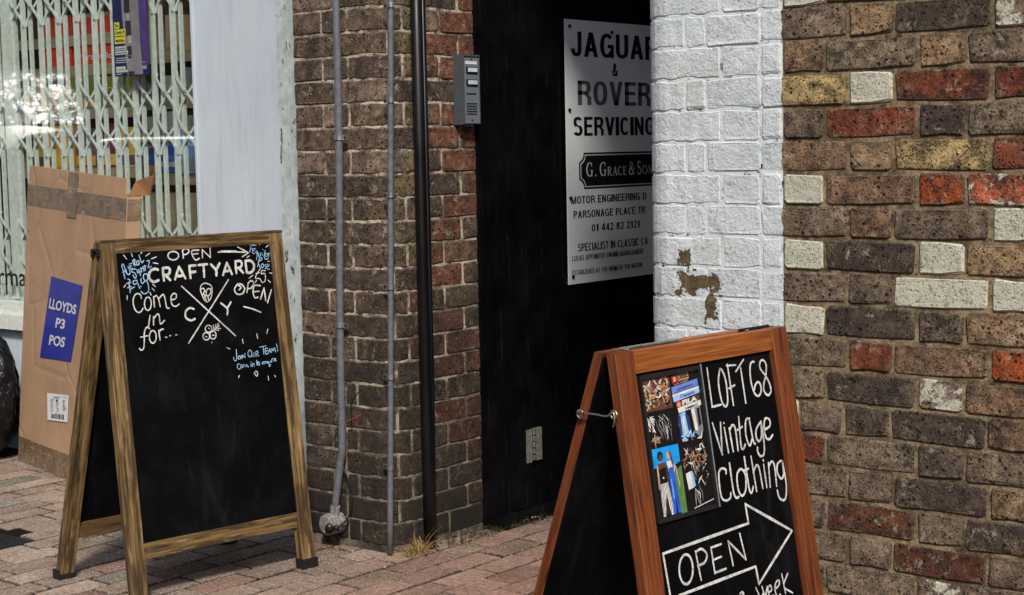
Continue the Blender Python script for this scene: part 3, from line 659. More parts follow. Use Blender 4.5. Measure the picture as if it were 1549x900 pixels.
# ------------------------------------------------------------------ garage sign
sg = thing('metal_sign', 'silver and black garage sign fixed to the dark door, partly hidden by the white corner', 'sign', (PX-.006, 4.69, 0))
mb = MB(); mb.box(0, .006, -.010, .62, rel(-.505), rel(.457)); mb.build('sign_plate', MAT['sign_face'], sg)
SF = lambda u, z: (.0068, u, rel(z))
GLY = {}
def _g():
    A, V, H, D, E, P = 'A', 'V', 'H', 'D', 'E', 'P'
    t = .17; h = t*.5; u = .13; g = u*.5     # stroke across / up
    def el(x0, x1, y0, y1, a0=0, a1=360): return (E, (x0+x1)/2, (y0+y1)/2, (x1-x0)/2, (y1-y0)/2, a0, a1)
    o = lambda: [el(0, 1, 0, 1)]
    return {
     'I': (.26, [(V, .5, 0, 1, 3.4)]), 'L': (.8, [(V, h, 0, 1), (H, g, 0, 1)]), 'E': (.86, [(V, h, 0, 1), (H, g, 0, 1), (H, 1-g, 0, 1), (H, .52, 0, .93)]), 'T': (.86, [(V, .5, 0, 1), (H, 1-g, 0, 1)]),
     'F': (.82, [(V, h, 0, 1), (H, 1-g, 0, 1), (H, .5, 0, .9)]), 'H': (.98, [(V, h, 0, 1), (V, 1-h, 0, 1), (H, .52, 0, 1)]), 'N': (.98, [(V, h, 0, 1), (V, 1-h, 0, 1), (D, h, 1, 1-h, 0)]), 'M': (1.2, [(V, h*.85, 0, 1, .85), (V, 1-h*.85, 0, 1, .85), (D, h*.9, 1, .5, 0, .9), (D, 1-h*.9, 1, .5, 0, .9)]),
     'A': (1.04, [(D, h, 0, .5, 1), (D, 1-h, 0, .5, 1), (H, .30, .2, .8)]), 'V': (1.0, [(D, h, 1, .5, 0), (D, 1-h, 1, .5, 0)]), 'K': (.98, [(V, h, 0, 1), (D, 1-h, 1, h*1.3, .36), (D, .42, .6, 1-h, 0)]), 'Y': (.98, [(D, h, 1, .5, .42), (D, 1-h, 1, .5, .42), (V, .5, 0, .45)]),
     'P': (.9, [(V, h, 0, 1), (H, 1-g, 0, .6), (H, .42+g, 0, .6), el(.2, 1, .42, 1, -90, 90)]), 'R': (.96, [(V, h, 0, 1), (H, 1-g, 0, .6), (H, .44+g, 0, .6), el(.2, .98, .44, 1, -90, 90), (V, .86, 0, .34, .95), (D, .6, .5, .84, .30, .9)]),
     'B': (.92, [(V, h, 0, 1), (H, 1-g, 0, .55), (H, .52, 0, .6), (H, g, 0, .55), el(.2, .95, .46, 1, -90, 90), el(.15, 1, 0, .58, -90, 90)]), 'D': (.96, [(V, h, 0, 1), (H, 1-g, 0, .5), (H, g, 0, .5), el(.0, 1, 0, 1, -80, 80)]),
     'U': (.96, [(V, h, .33, 1), (V, 1-h, .33, 1), el(0, 1, 0, .7, 180, 360)]), 'J': (.78, [(V, 1-h, .3, 1), el(0, 1, 0, .62, 180, 360)]), 'O': (1.02, o()), '0': (.84, o()), 'C': (.98, [el(0, 1, 0, 1, 42, 318)]), 'G': (1.04, [el(0, 1, 0, 1, 42, 330), (V, 1-h, 0, .5, .8), (H, .47, .55, 1)]),
     'S': (.92, [el(.03, .97, .45, 1, 25, 250), el(.0, 1, 0, .57, -155, 70), (D, .3, .59, .72, .45, .9)]), '1': (.6, [(V, .65, 0, 1, 1.3), (D, .15, .72, .6, .93, .8)]), '2': (.84, [el(.02, .98, .42, 1, -20, 165), (D, .86, .60, .14, .08, 1.), (H, g, .02, 1)]),
     '4': (.88, [(V, .72, 0, 1), (H, .28, .02, 1), (D, .12, .30, .66, .98, .8)]), '8': (.84, [el(.05, .95, .46, 1), el(0, 1, 0, .57)]), '&': (1.05, [el(.18, .68, .52, 1), el(.0, .78, 0, .58, 60, 330), (D, .30, .62, .92, .0, 1.), (D, .68, .16, .95, .48, .8)]), ' ': (.42, [])}
GLY = _g()
def grot(mb, txt, known, u0, u1, z0, z1, fn, m, bold=1., asp=.66):
    """bold grotesque capitals: `known` (leading part) spans u0..u1"""
    adv = lambda s_: sum(GLY[c][0] for c in s_)+.16*(len(s_)-1)
    k = (u1-u0)/adv(known); x = u0; h = z1-z0; tx = .30*k*bold; ty = .15*h*bold
    for c in txt:
        w = GLY[c][0]*k
        def pg(pts): mb.poly([fn(x+a, z0+b) for a, b in pts], m, [(0, 0)]*len(pts))
        for s_ in GLY[c][1]:
            if s_[0] == 'V':
                f = s_[4] if len(s_) > 4 else 1; t = tx*min(f, 1.3); cx = s_[1]*w
                if cx < tx*.75 and s_[1] < .3: cx = t/2
                if s_[1] > .7 and c not in '1R4': cx = w-t/2
                pg([(cx-t/2, s_[2]*h), (cx+t/2, s_[2]*h), (cx+t/2, s_[3]*h), (cx-t/2, s_[3]*h)])
            elif s_[0] == 'H': cy = s_[1]*h; cy = min(max(cy, ty/2), h-ty/2); pg([(s_[2]*w, cy-ty/2), (s_[3]*w, cy-ty/2), (s_[3]*w, cy+ty/2), (s_[2]*w, cy+ty/2)])
            elif s_[0] == 'D':
                t = tx*(s_[5] if len(s_) > 5 else 1)*1.02; a, b = s_[1]*w, s_[3]*w; a = min(max(a, t/2), w-t/2); b = min(max(b, t/2), w-t/2)
                pg([(a-t/2, s_[2]*h), (a+t/2, s_[2]*h), (b+t/2, s_[4]*h), (b-t/2, s_[4]*h)])
            else:
                _, cx, cy, rx, ry, a0, a1 = s_; n = max(6, int(abs(a1-a0)/18)); rx *= w; ry *= h; cx *= w; cy *= h; P_ = []
                for q in range(n+1):
                    a = R_(a0+(a1-a0)*q/n); ca, sa = math.cos(a), math.sin(a)
                    sg_ = lambda v: math.copysign(abs(v)**.85, v)
                    P_.append(((cx+rx*sg_(ca), cy+ry*sg_(sa)), (cx+(rx-tx)*sg_(ca), cy+(ry-ty)*sg_(sa))))
                for q in range(n): pg([P_[q][0], P_[q+1][0], P_[q+1][1], P_[q][1]])
        x += w+.16*k
T = [('JAGUAR', 'JAGUA', .021, .484, .325, .415, 'ink_black', .045), ('&', '&', .277, .315, .258, .306, 'ink_black', .04), ('ROVER', 'ROVE', .058, .431, .149, .238, 'ink_grey', .035), ('SERVICING', 'SERVICIN', .028, .480, .037, .106, 'ink_black', .035),
     ('MOTOR ENGINEERING D', 'MOTOR ENGINEERING', .008, .449, -.2115, -.1835, 'ink_black', .036), ('PARSONAGE PLACE TR', 'PARSONAGE PLACE', .021, .417, -.264, -.237, 'ink_black', .036), ('01 442 82 2121', '01 442 82 2121', .133, .446, -.318, -.2905, 'ink_black', .036),
     ('SPECIALIST IN CLASSIC CA', 'SPECIALIST IN CLASSIC', .045, .439, -.387, -.358, 'ink_black', .036), ('LUCAS APPOINTED ENGINE MANAGEMENT', 'LUCAS APPOINTED ENGINE MANAGEMENT', .009, .469, -.4205, -.401, 'ink_black', .034), ('ESTABLISHED AT THE BIRTH OF THE MOTOR', 'ESTABLISHED AT THE BIRTH OF THE MOTOR', .008, .459, -.4725, -.4545, 'ink_black', .034)]
MAT_I = [MAT['ink_black'], MAT['ink_grey'], MAT['ink_white']]
for txt, known, a, b, z0, z1, mt, off in T:
    mb = MB(); grot(mb, txt, known, a, b, z0, z1, SF, 0 if mt == 'ink_black' else 1); mb.build('lettering', MAT_I, sg)
def plaque(mb, u0, z0, z1, u1, notch, fn, m, r=.0):
    c = (z0+z1)/2; n = notch; pts = [(u0+n, z0), (u1, z0), (u1, z1), (u0+n, z1), (u0+n*.93, z1-n*.45), (u0+n*.62, z1-n*.85), (u0, z1-n*1.2), (u0, z0+n*1.2), (u0+n*.62, z0+n*.85), (u0+n*.93, z0+n*.45)]
    mb.poly([fn(*p) for p in pts], m, [(0, 0)]*len(pts))
mb = MB(); S1 = lambda u, z: (.0068, u, rel(z)); S2 = lambda u, z: (.0074, u, rel(z)); S3 = lambda u, z: (.0080, u, rel(z)); S4 = lambda u, z: (.0086, u, rel(z))
plaque(mb, .059, -.159, -.025, .615, .030, S1, 0); plaque(mb, .067, -.152, -.032, .610, .028, S2, 2); plaque(mb, .071, -.148, -.036, .606, .027, S3, 0)
# serif capitals drawn with thick and thin strokes
def letter(mb, ch, x, y, w, h, fn, m):
    th, tn = h*.15, h*.055
    def seg(a, b, t):
        a = Vector(a); b = Vector(b); d = (b-a).normalized(); n = Vector((-d.y, d.x))*t/2; P4 = [a-n, b-n, b+n, a+n]
        mb.poly([fn(x+p.x*w, y+p.y*h) if False else fn(x+p.x, y+p.y) for p in P4], m, [(0, 0)]*4)
    def S(ax, ay, bx, by, t): seg((ax*w, ay*h), (bx*w, by*h), t)
    def arc(cx, cy, rx, ry, a0, a1, t0=tn, t1=th, n=10):
        for k in range(n):
            p = [((cx+rx*math.cos(R_(a0+(a1-a0)*q/n)))*w, (cy+ry*math.sin(R_(a0+(a1-a0)*q/n)))*h) for q in (k, k+1)]
            am = R_(a0+(a1-a0)*(k+.5)/n); seg(p[0], p[1], t0+(t1-t0)*abs(math.cos(am)))
    if ch in 'GC': arc(.5, .5, .46, .48, 50, 310); S(.80, .70, .80, .98, tn)
    if ch == 'G': S(.82, .02, .82, .42, th*.8); S(.6, .43, 1, .43, tn)
    if ch == 'C': S(.8, .12, .86, .2, tn)
    if ch == 'R': S(.18, 0, .18, 1, th); arc(.35, .74, .42, .25, -90, 90); S(.18, .98, .4, .98, tn); S(.18, .5, .4, .5, tn); S(.45, .5, .9, 0, th*.85); S(0, .02, .36, .02, tn); S(0, .98, .2, .98, tn); S(.8, .02, 1, .02, tn)
    if ch == 'A': S(.1, 0, .5, 1, tn*1.2); S(.5, 1, .88, 0, th); S(.25, .36, .72, .36, tn); S(-.05, .02, .25, .02, tn); S(.7, .02, 1.05, .02, tn)
    if ch == 'E': S(.2, 0, .2, 1, th); S(0, .97, .85, .97, tn*1.2); S(0, .03, .9, .03, tn*1.2); S(.2, .52, .65, .52, tn); S(.85, .97, .85, .78, tn); S(.9, .03, .9, .25, tn); S(.65, .62, .65, .42, tn)
    if ch == 'S': arc(.5, .74, .34, .24, 30, 235, tn, th*.8); arc(.5, .27, .38, .25, -150, 80, tn, th*.9); S(.82, .78, .82, .98, tn); S(.1, .05, .1, .25, tn); S(.3, .60, .66, .46, th*.9)
    if ch == 'O': arc(.5, .5, .44, .48, 0, 360, n=16)
    if ch == 'N': S(.15, 0, .15, 1, tn*1.2); S(.12, 1, .85, .02, th); S(.85, 0, .85, 1, tn*1.2); S(0, .02, .3, .02, tn); S(.7, .98, 1, .98, tn); S(-.02, .98, .2, .98, tn)
    if ch == '&': arc(.4, .77, .22, .21, 0, 360, tn, th*.7, 12); arc(.38, .28, .34, .27, 60, 330, tn, th, 12); S(.3, .62, .9, .02, th*.9); S(.66, .1, .95, .5, tn); S(.8, .5, 1.05, .5, tn)
    if ch == '.': S(.3, .07, .6, .07, h*.14)
x = .103
for ch, w, h in (('G', .040, .052), ('.', .02, .05), (' ', .012, 0), ('G', .040, .052), ('R', .026, .034), ('A', .029, .034), ('C', .027, .034), ('E', .022, .034), (' ', .010, 0), ('&', .036, .050), (' ', .008, 0), ('S', .028, .052), ('O', .034, .034), ('N', .030, .034), ('S', .02, .034)):
    if ch != ' ': letter(mb, ch, x, -.1135, w, h, S4, 2)
    x += w*(1.16 if ch not in ' .' else 1)+.002
mb.build('plaque', MAT_I, sg)
mb = MB()
for u, z in ((.014, .432), (.276, .420), (.006, .130), (.004, -.189), (.012, -.478), (.278, -.466)):
    mb.tube([(.006, u, rel(z)), (.011, u, rel(z))], .0068, 10)
mb.build('screws', MAT['ink_black'], sg)
# ------------------------------------------------------------------ shopfront
sf = thing('shopfront', 'pale blue white painted shopfront with panel, low riser and large window', 'shopfront')
PYY = 4.08
mb = MB(); mb.box(-4.872, -4.402, PYY, PYY+.05, 0, 2.8); mb.build('panel', MAT['shop_paint'], sf)
mb = MB(); mb.box(-4.884, -4.873, PYY-.006, PYY+.09, 0, 2.8); mb.build('bead', MAT['shop_paint'], sf)
mb = MB(); mb.box(-4.400, -4.356, PYY-.012, PYY+.05, 0, 2.8); mb.build('architrave', MAT['peel_paint'], sf)
mb = MB(); mb.box(-4.354, -4.335, PYY-.004, PYY+.05, 0, 2.8); mb.build('bead', MAT['peel_paint'], sf)
mb = MB(); mb.box(-4.333, -4.22, PYY-.022, PYY+.05, 0, 2.8); mb.build('architrave', MAT['peel_paint'], sf)
mb = MB(); mb.box(-4.218, -3.97, PYY-.010, PYY+.08, 0, 2.8); mb.build('backing_board', MAT['peel_paint'], sf)
mb = MB(); mb.box(-8.5, -4.885, 4.155, 4.30, 0, rel(-.768)); mb.build('stall_riser', MAT['shop_paint'], sf)
mb = MB(); mb.box(-8.5, -4.885, 4.118, 4.30, rel(-.766), rel(-.700)); mb.build('sill', MAT['gate'], sf)
mb = MB(); mb.box(-8.5, -4.885, 4.136, 4.28, rel(-.699), rel(-.672)); mb.box(-8.5, -4.885, 4.142, 4.27, rel(-.671), rel(-.645)); mb.build('bottom_rail', MAT['gate'], sf)
mb = MB()
for x in (-6.33, -6.60, -6.9): mb.tube([(x, 4.119, rel(-.724)), (x, 4.114, rel(-.724))], .0065, 8)
mb.build('screws', MAT['iron'], sf)
mb = MB(); mb.box(-8.5, -4.885, 4.12, 4.30, 2.62, 2.85); mb.build('top_rail', MAT['shop_paint'], sf)
mb = MB(); mb.box(-8.5, -3.97, 4.0, 4.28, 2.86, 3.4); mb.build('fascia', MAT['shop_paint'], sf)
mb = MB(); mb.box(-8.5, -4.886, 4.170, 4.176, rel(-.645), 2.62); mb.build('glass_pane', MAT['glass'], sf)
mb = MB(); mb.box(-8.6, -8.5, 4.1, 4.3, 0, 3.4); mb.build('mullion', MAT['shop_paint'], sf)
# room behind
sh = thing('shop_interior', 'dim shop interior behind the lattice gate', 'room')
mb = MB(); mb.box(-8.5, -3.9, 6.6, 6.7, 0, 2.9); mb.box(-8.6, -8.5, 4.3, 6.7, 0, 2.9); mb.box(-3.98, -3.9, 4.2, 6.6, 0, 2.9); mb.build('walls', simple('shop_wall', (.12, .10, .08), .8), sh)
mb = MB(); mb.box(-8.5, -3.9, 4.31, 6.7, -.03, -.012); mb.box(-8.5, -3.9, 4.31, 6.7, 2.9, 3.0); mb.build('floor_and_ceiling', simple('shop_floor', (.22, .19, .16), .5), sh)
# vinyl letters on the window
wl = thing('window_lettering', 'black vinyl letters low on the shop window beside the cardboard box', 'lettering')
mb = MB(); text_into(mb, 'pharmac', lambda u, z: (u, 4.1685, z), .01, 'pharma', -6.60, -6.178, rel(-.575), rel(-.520), 0, cap='x')
mb.build('letters', MAT['ink_black'], wl)
# poster on the inside of the glass
vp = thing('vaccine_poster', 'purple and navy vaccine poster with yellow text strips stuck inside the window', 'poster', (-5.503, 4.182, 0))
navy = simple('navy_print', (.016, .020, .10), .4, var=.15, bump=0); purp = simple('purple_print', (.10, .045, .22), .4, nscale=12, var=.4, bump=0)
grp = simple('mauve_grey_print', (.30, .25, .28), .4, nscale=10, var=.35, bump=0); yel = simple('yellow_print', (.75, .68, .06), .4, var=.1, bump=0); dkp = simple('dark_plum_print', (.045, .025, .05), .4, var=.2, bump=0)
pm_ = [navy, purp, grp, yel, dkp, MAT['ink_white'], MAT['ink_black'], simple('pale_yellow_print', (.62, .55, .35), .4, bump=0)]
PW, PT, PB = .226, rel(.86), rel(.322)
mb = MB(); mb.box(0, PW, 0, .0012, PB, PT); mb.build('sheet', navy, vp)
def VP(u, v, k=1): return (u, -.0006*k, v)
def R4(mb, u0, u1, z0, z1, m, k=1, slant=0): mb.poly([VP(u0, rel(z0), k), VP(u1, rel(z0), k), VP(u1+slant, rel(z1), k), VP(u0+slant, rel(z1), k)], m, [(0, 0)]*4)
mb = MB()
mb.poly([VP(.085, rel(.326)), VP(.185, rel(.326)), VP(.175, rel(.45)), VP(.172, rel(.6)), VP(.155, PT-.01), VP(.055, PT-.01), VP(.062, rel(.6)), VP(.075, rel(.42))], 2)
mb.poly([VP(.186, rel(.36)), VP(.224, rel(.36)), VP(.224, PT-.01), VP(.158, PT-.01), VP(.174, rel(.6)), VP(.178, rel(.45))], 1)
for a, b, z0, z1 in ((.082, .120, .485, .545), (.090, .118, .405, .442), (.078, .115, .578, .632), (.09, .13, .327, .34), (.088, .115, .392, .402)): R4(mb, a, b, z0, z1, 4, 2)
R4(mb, .100, .118, .455, .485, 7, 2); R4(mb, .098, .106, .555, .572, 5, 2)
for a, b, z0, z1 in ((.010, .044, .517, .543), (.010, .084, .487, .514), (.010, .077, .455, .483)): R4(mb, a, b, z0, z1, 3, 3)
for a, b, z0, z1 in ((.010, .082, .428, .444), (.010, .094, .410, .425), (.012, .075, .350, .362), (.012, .088, .338, .348)): R4(mb, a, b, z0, z1, 5, 3)
for k, z in enumerate((.395, .386, .377, .330)): R4(mb, .012, .095+.01*(k % 2) if k < 3 else .05, z, z+.003, 5, 3)
R4(mb, .183, .205, .372, .374, 5, 3)
text_into(mb, 'The', lambda u, z: VP(u, z, 4), .03, None, .014, .036, rel(.523), rel(.536), 6)
text_into(mb, 'Covid-19', lambda u, z: VP(u, z, 4), .03, None, .014, .078, rel(.494), rel(.508), 6)
text_into(mb, 'vaccine', lambda u, z: VP(u, z, 4), .03, None, .014, .070, rel(.462), rel(.476), 6, cap='d')
text_into(mb, 'NHS', lambda u, z: VP(u, z, 4), .03, None, .186, .212, rel(.345), rel(.36), 5)
text_into(mb, 'your questions', lambda u, z: VP(u, z, 4), .02, None, .013, .078, rel(.432), rel(.440), 0)
text_into(mb, 'answered here', lambda u, z: VP(u, z, 4), .02, None, .013, .088, rel(.414), rel(.421), 0)
mb.build('print', pm_, vp)
# ------------------------------------------------------------------ folding lattice gate
gt = thing('lattice_gate', 'pale green folding lattice security gate behind the shop window', 'security gate')
GY = 4.237
def bar_me(w):
    mb = MB(); z0, z1 = rel(-.64), 2.6
    mb.box(-w/2, w/2, -.009, -.006, z0, z1); mb.box(-w/2, -w/2+.003, -.006, .006, z0, z1); mb.box(w/2-.003, w/2, -.006, .006, z0, z1)
    return mb.mesh('bar', MAT['gate'])
bw, bn = bar_me(.022), bar_me(.013)
gx = [-6.21-.128*4+.128*k for k in range(15)]
def strip_me(flip):
    mb = MB(); W2 = .128-.004; pts = []
    for k in range(13):
        t = k/12; x = W2*(.5-.5*math.cos(t*math.pi)*.86-.14*(.5-t)); z = -.083*(2*t-1); pts.append(Vector((x if not flip else W2-x, -.011 if not flip else .004, z)))
    for k in range(12):
        a, b = pts[k], pts[k+1]; d = (b-a).normalized(); n = Vector((-d.z, 0, d.x))*.0062; y = Vector((0, .003, 0))
        mb.quad(a-n, b-n, b+n, a+n); mb.quad(a-n+y, a+n+y, b+n+y, b-n+y); mb.quad(a+n, b+n, b+n+y, a+n+y); mb.quad(a-n+y, b-n+y, b-n, a-n)
    return mb.mesh('lattice_strip', MAT['gate'])
s1, s2 = strip_me(False), strip_me(True)
rvm = MB(); rvm.tube([(0, -.016, 0), (0, .006, 0)], .0055, 8); rvm = rvm.mesh('rivet', MAT['steel'])
lvl = []
for band in (.573, 0, -.573, 1.146): lvl += [.247+band, .081+band]
for k, x in enumerate(gx):
    o = link('bar', bw, gt); o.location = (x, GY, 0)
    o = link('bar', bn, gt); o.location = (x+.035, GY+.013, 0)
    if k < len(gx)-1:
        for z in lvl:
            if not -.60 < z < 1.0: continue
            for me in (s1, s2): o = link('lattice_strip', me, gt); o.location = (x+.018, GY-.004, rel(z))
            o = link('rivet', rvm, gt); o.location = (x+.018+.062, GY-.004, rel(z))
mb = MB(); mb.box(-6.34, -6.30, GY-.03, GY+.03, rel(-.64), 2.6); mb.build('lock_stile', MAT['gate'], gt)
mb = MB(); mb.box(-6.80, -4.9, GY-.02, GY+.02, 2.6, 2.64); mb.box(-6.80, -4.9, GY-.02, GY+.02, rel(-.644), rel(-.63)); mb.build('track', MAT['gate'], gt)
# ------------------------------------------------------------------ shop stock
def flat(n, c, r=.5): return simple(n, c, r, var=.15, nscale=30, bump=0)
FM = dict(red=flat('red_pack', (.85, .06, .02)), dred=flat('dark_red_pack', (.28, .02, .03)), org=flat('orange_pack', (1, .42, .03)), oli=flat('olive_pack', (.27, .27, .04)), yel=flat('yellow_pack', (.95, .58, .05)), crm=flat('cream_pack', (.46, .36, .25)),
          blu=flat('blue_pack', (.03, .11, .50)), lbl=flat('light_blue_pack', (.18, .40, .80)), wht=flat('white_pack', (.68, .70, .68)), gry=flat('grey_pack', (.28, .27, .26)), blk=flat('black_pack', (.02, .018, .018)), brn=flat('brown_pack', (.20, .09, .045)))
def shelf_unit(nm, label, x0, x1, y, levels, depth=.34, edge='crm'):
    t = thing(nm, label, 'shelf')
    for z in levels:
        mb = MB(); mb.box(x0, x1, y, y+depth, z-.018, z); s = mb.build('shelf_board', FM['crm'], t)
        mb = MB(); mb.box(x0, x1, y-.008, y-.001, z-.045, z+.004); mb.build('price_strip', FM[edge], s)
    mb = MB(); mb.box(x0, x1, y+depth+.001, y+depth+.012, .1, max(levels)+.35); mb.build('back_panel', FM['brn'], t)
    for x in (x0-.02, x1): mb = MB(); mb.box(x, x+.02, y, y+depth, .05, max(levels)+.35); mb.build('side_panel', FM['crm'], t)
    return t
shelf_unit('display_shelf', 'cream shelving with red and orange packs behind the gate on the left', -6.98, -5.87, 4.62, [rel(-.45), rel(-.06), rel(.215), rel(.415), rel(.555)])
shelf_unit('display_shelf', 'cream shelving with white and blue packs behind the gate beside the painted panel', -5.82, -4.95, 4.55, [rel(-.5), rel(-.09), rel(.10), rel(.24), rel(.44)])
def pack(x0, x1, y0, y1, z0, z1, m, label, txt=None, band=None, tc='wht', ty=None):
    t = thing('product_pack', label, 'pack', ((x0+x1)/2, y0, z0), 0, 'packs on the shelves behind the gate')
    w = (x1-x0)/2; h = z1-z0; mb = MB(); mb.box(-w, w, 0, y1-y0, 0, h); mb.build('carton', FM[m], t)
    if band:
        mb = MB(); mb.box(-w*.96, w*.96, -.0012, -.0002, h*band[1], h*band[2]); mb.build('printed_band', FM[band[0]], t)
    if txt:
        mb = MB(); a, b = ty or (.4, .65)
        text_into(mb, txt, lambda u, v: (u, -.0025, v), .02, None, -w*.8, w*.8, h*a, h*b, 0); mb.build('print', FM[tc], t)
    return t
pack(-6.62, -6.39, 4.62, 4.8, rel(.560), rel(.655), 'red', 'plain red pack on the upper shelf at the left')
pack(-6.37, -6.10, 4.62, 4.8, rel(.560), rel(.655), 'red', 'red pack with cream band on the upper shelf', band=('crm', .8, .98))
pack(-6.08, -5.89, 4.62, 4.8, rel(.560), rel(.655), 'dred', 'dark red pack on the upper shelf beside the poster', txt='P')
pack(-6.62, -6.40, 4.62, 4.8, rel(.418), rel(.512), 'red', 'red pack under the cream shelf edge, leftmost in its row')
pack(-6.38, -6.05, 4.62, 4.8, rel(.418), rel(.515), 'red', 'wide red pack with white wording', txt='Paracello', ty=(.25, .55))
pack(-6.03, -5.88, 4.62, 4.8, rel(.418), rel(.50), 'wht', 'white pack with dark red dot beside the wide red pack', band=('dred', .2, .8))
pack(-6.78, -6.42, 4.61, 4.8, rel(.22), rel(.33), 'org', 'orange pack below the red packs at the left')
pack(-6.40, -6.20, 4.61, 4.8, rel(.22), rel(.37), 'oli', 'olive green pack with orange foot', band=('org', .02, .3))
pack(-6.18, -5.96, 4.61, 4.8, rel(.22), rel(.36), 'oli', 'olive green pack with yellow wording', txt='Oly', tc='yel', ty=(.35, .65))
pack(-5.95, -5.88, 4.61, 4.8, rel(.22), rel(.31), 'dred', 'small dark red pack at the end of the middle shelf')
for k, (c, lab) in enumerate((('yel', 'yellow tub pack on the lower left shelf'), ('org', 'bright orange pack on the lower left shelf'), ('brn', 'brown snack pack with orange foot on the lower shelf'), ('dred', 'dark red snack pack on the lower shelf'), ('yel', 'amber snack pack at the right end of the lower shelf'))):
    pack(-6.72+k*.168, -6.57+k*.168, 4.61, 4.75, rel(-.055), rel(.125+.02*(k % 2)), c, lab, band=(('brn', 'yel', 'org', 'yel', 'brn')[k], .05, .3))
for k in range(4): pack(-6.8+k*.23, -6.6+k*.23, 4.63, 4.8, rel(-.44), rel(-.2-.02*(k % 2)), ('gry', 'brn', 'blk', 'brn')[k], ('grey tin pack low behind the box', 'brown carton low behind the box', 'black carton low behind the box', 'second brown carton low behind the box')[k])
pack(-5.62, -5.53, 4.55, 4.7, rel(.445), rel(.60), 'crm', 'tall cream carton on the top shelf right of the poster', band=('oli', .0, .12))
pack(-5.36, -5.22, 4.55, 4.7, rel(.445), rel(.60), 'red', 'red carton on the top shelf next to the painted panel', band=('crm', .6, .98))
for k in range(6): pack(-5.79+k*.135, -5.68+k*.135, 4.55, 4.68, rel(.245), rel(.31+.03*(k % 3)), ('gry', 'wht', 'gry', 'brn', 'wht', 'blk')[k], ('grey', 'white', 'second grey', 'brown', 'second white', 'black')[k]+' bottle box in the upper row right of the poster')
for k in range(6): pack(-5.79+k*.135, -5.67+k*.135, 4.55, 4.68, rel(.105), rel(.165+.02*(k % 2)), ('wht', 'wht', 'gry', 'wht', 'lbl', 'wht')[k], ('left white', 'creased white', 'grey', 'fourth white', 'light blue', 'right white')[k]+' carton in the row above the blue packs')
pack(-5.80, -5.70, 4.55, 4.7, rel(-.085), rel(.04), 'org', 'small orange and blue pack at the left end of the blue row', band=('blu', .3, .9))
pack(-5.69, -5.55, 4.55, 4.7, rel(-.085), rel(.06), 'blu', 'dark blue adhesive pack in the lower row', band=('wht', .2, .35))
pack(-5.54, -5.32, 4.53, 4.7, rel(-.085), rel(.095), 'lbl', 'light blue adhesive box with pale panel', txt='ADHESIVE', band=('gry', .08, .45), ty=(.62, .74))
pack(-5.31, -5.10, 4.55, 4.7, rel(-.085), rel(.06), 'blu', 'blue pack with white lines beside the painted panel', band=('wht', .45, .5))
for k in range(3): pack(-5.8+k*.25, -5.58+k*.25, 4.56, 4.7, rel(-.49), rel(-.17), ('crm', 'crm', 'wht')[k], ('left cream carton below the pale shelf', 'middle cream carton below the pale shelf', 'white carton below the pale shelf')[k])
# ------------------------------------------------------------------ cardboard box
cb = thing('cardboard_box', 'tall flat taped cardboard box leaning by the shop window with a blue label', 'box', (-6.05, 3.995, 0), R_(-14))
LN = .088   # leans back against the window
def CBp(x, y, z):
    z2 = z-.048*x*max(0, z)/1.2; return (x, y+z2*LN+.005*noise.noise(Vector((x*4, z2*3, 3))), z2)
def CBraw(x, y, z): return (x, y+z*LN+.005*noise.noise(Vector((x*4, z*3, 3))), z)
Wb, Hb, Db = 1.04, 1.207, .058
def cbox(nm, x0, x1, y0, y1, z0, z1, mat, parent=cb):
    mb = MB(); mb.box(x0, x1, y0, y1, z0, z1, 0, lambda p: CBp(*p)); return mb.build(nm, mat, parent)
def wavy_panel(nm, x0, x1, z0, z1, mat, parent, y=0., nx=16, nz=20, topdrop=0, amp=.003, thick=.005):
    mb = MB(); g = []
    for j in range(nz+1):
        row = []
        for i in range(nx+1):
            x = x0+(x1-x0)*i/nx; z = z0+(z1-z0)*j/nz
            if topdrop: z -= topdrop*(i/nx)*(j/nz)
            row.append(CBp(x, y, z))
        g.append(row)
    n = nx+1
    for r in g: mb.v += r
    for j in range(nz):
        for i in range(nx): k = j*n+i; mb.f.append((k, k+1, k+n+1, k+n)); mb.m.append(0)
    o = len(mb.v)
    for r in g: mb.v += [(p[0], p[1]+thick, p[2]) for p in r]
    for j in range(nz):
        for i in range(nx): k = o+j*n+i; mb.f.append((k+n, k+n+1, k+1, k)); mb.m.append(0)
    edge = [k for k in range(n)]+[n*j+nx for j in range(1, nz+1)]+[n*nz+i for i in range(nx-1, -1, -1)]+[n*j for j in range(nz-1, 0, -1)]
    for a, b in zip(edge, edge[1:]+edge[:1]): mb.f.append((b, a, a+o, b+o)); mb.m.append(0)
    mb.uv = []; return mb.build(nm, mat, parent, smooth=False)
TD = .0
wavy_panel('front_panel', 0, Wb, 0, Hb, MAT['card'], cb)
cbox('side_panel', Wb+.0005, Wb+.005, .003, Db, 0, Hb-.002, MAT['card']); cbox('side_panel', -.005, -.0005, .003, Db, 0, Hb-.002, MAT['card'])
cbox('back_panel', 0, Wb, Db, Db+.004, 0, Hb+.0, MAT['card']); cbox('base_panel', .001, Wb-.001, .006, Db-.001, .001, .006, MAT['card'])
wavy_panel('top_flap', .0, Wb-.02, Hb+.0015, Hb+.070, MAT['card'], cb, y=.004, nx=12, nz=3)
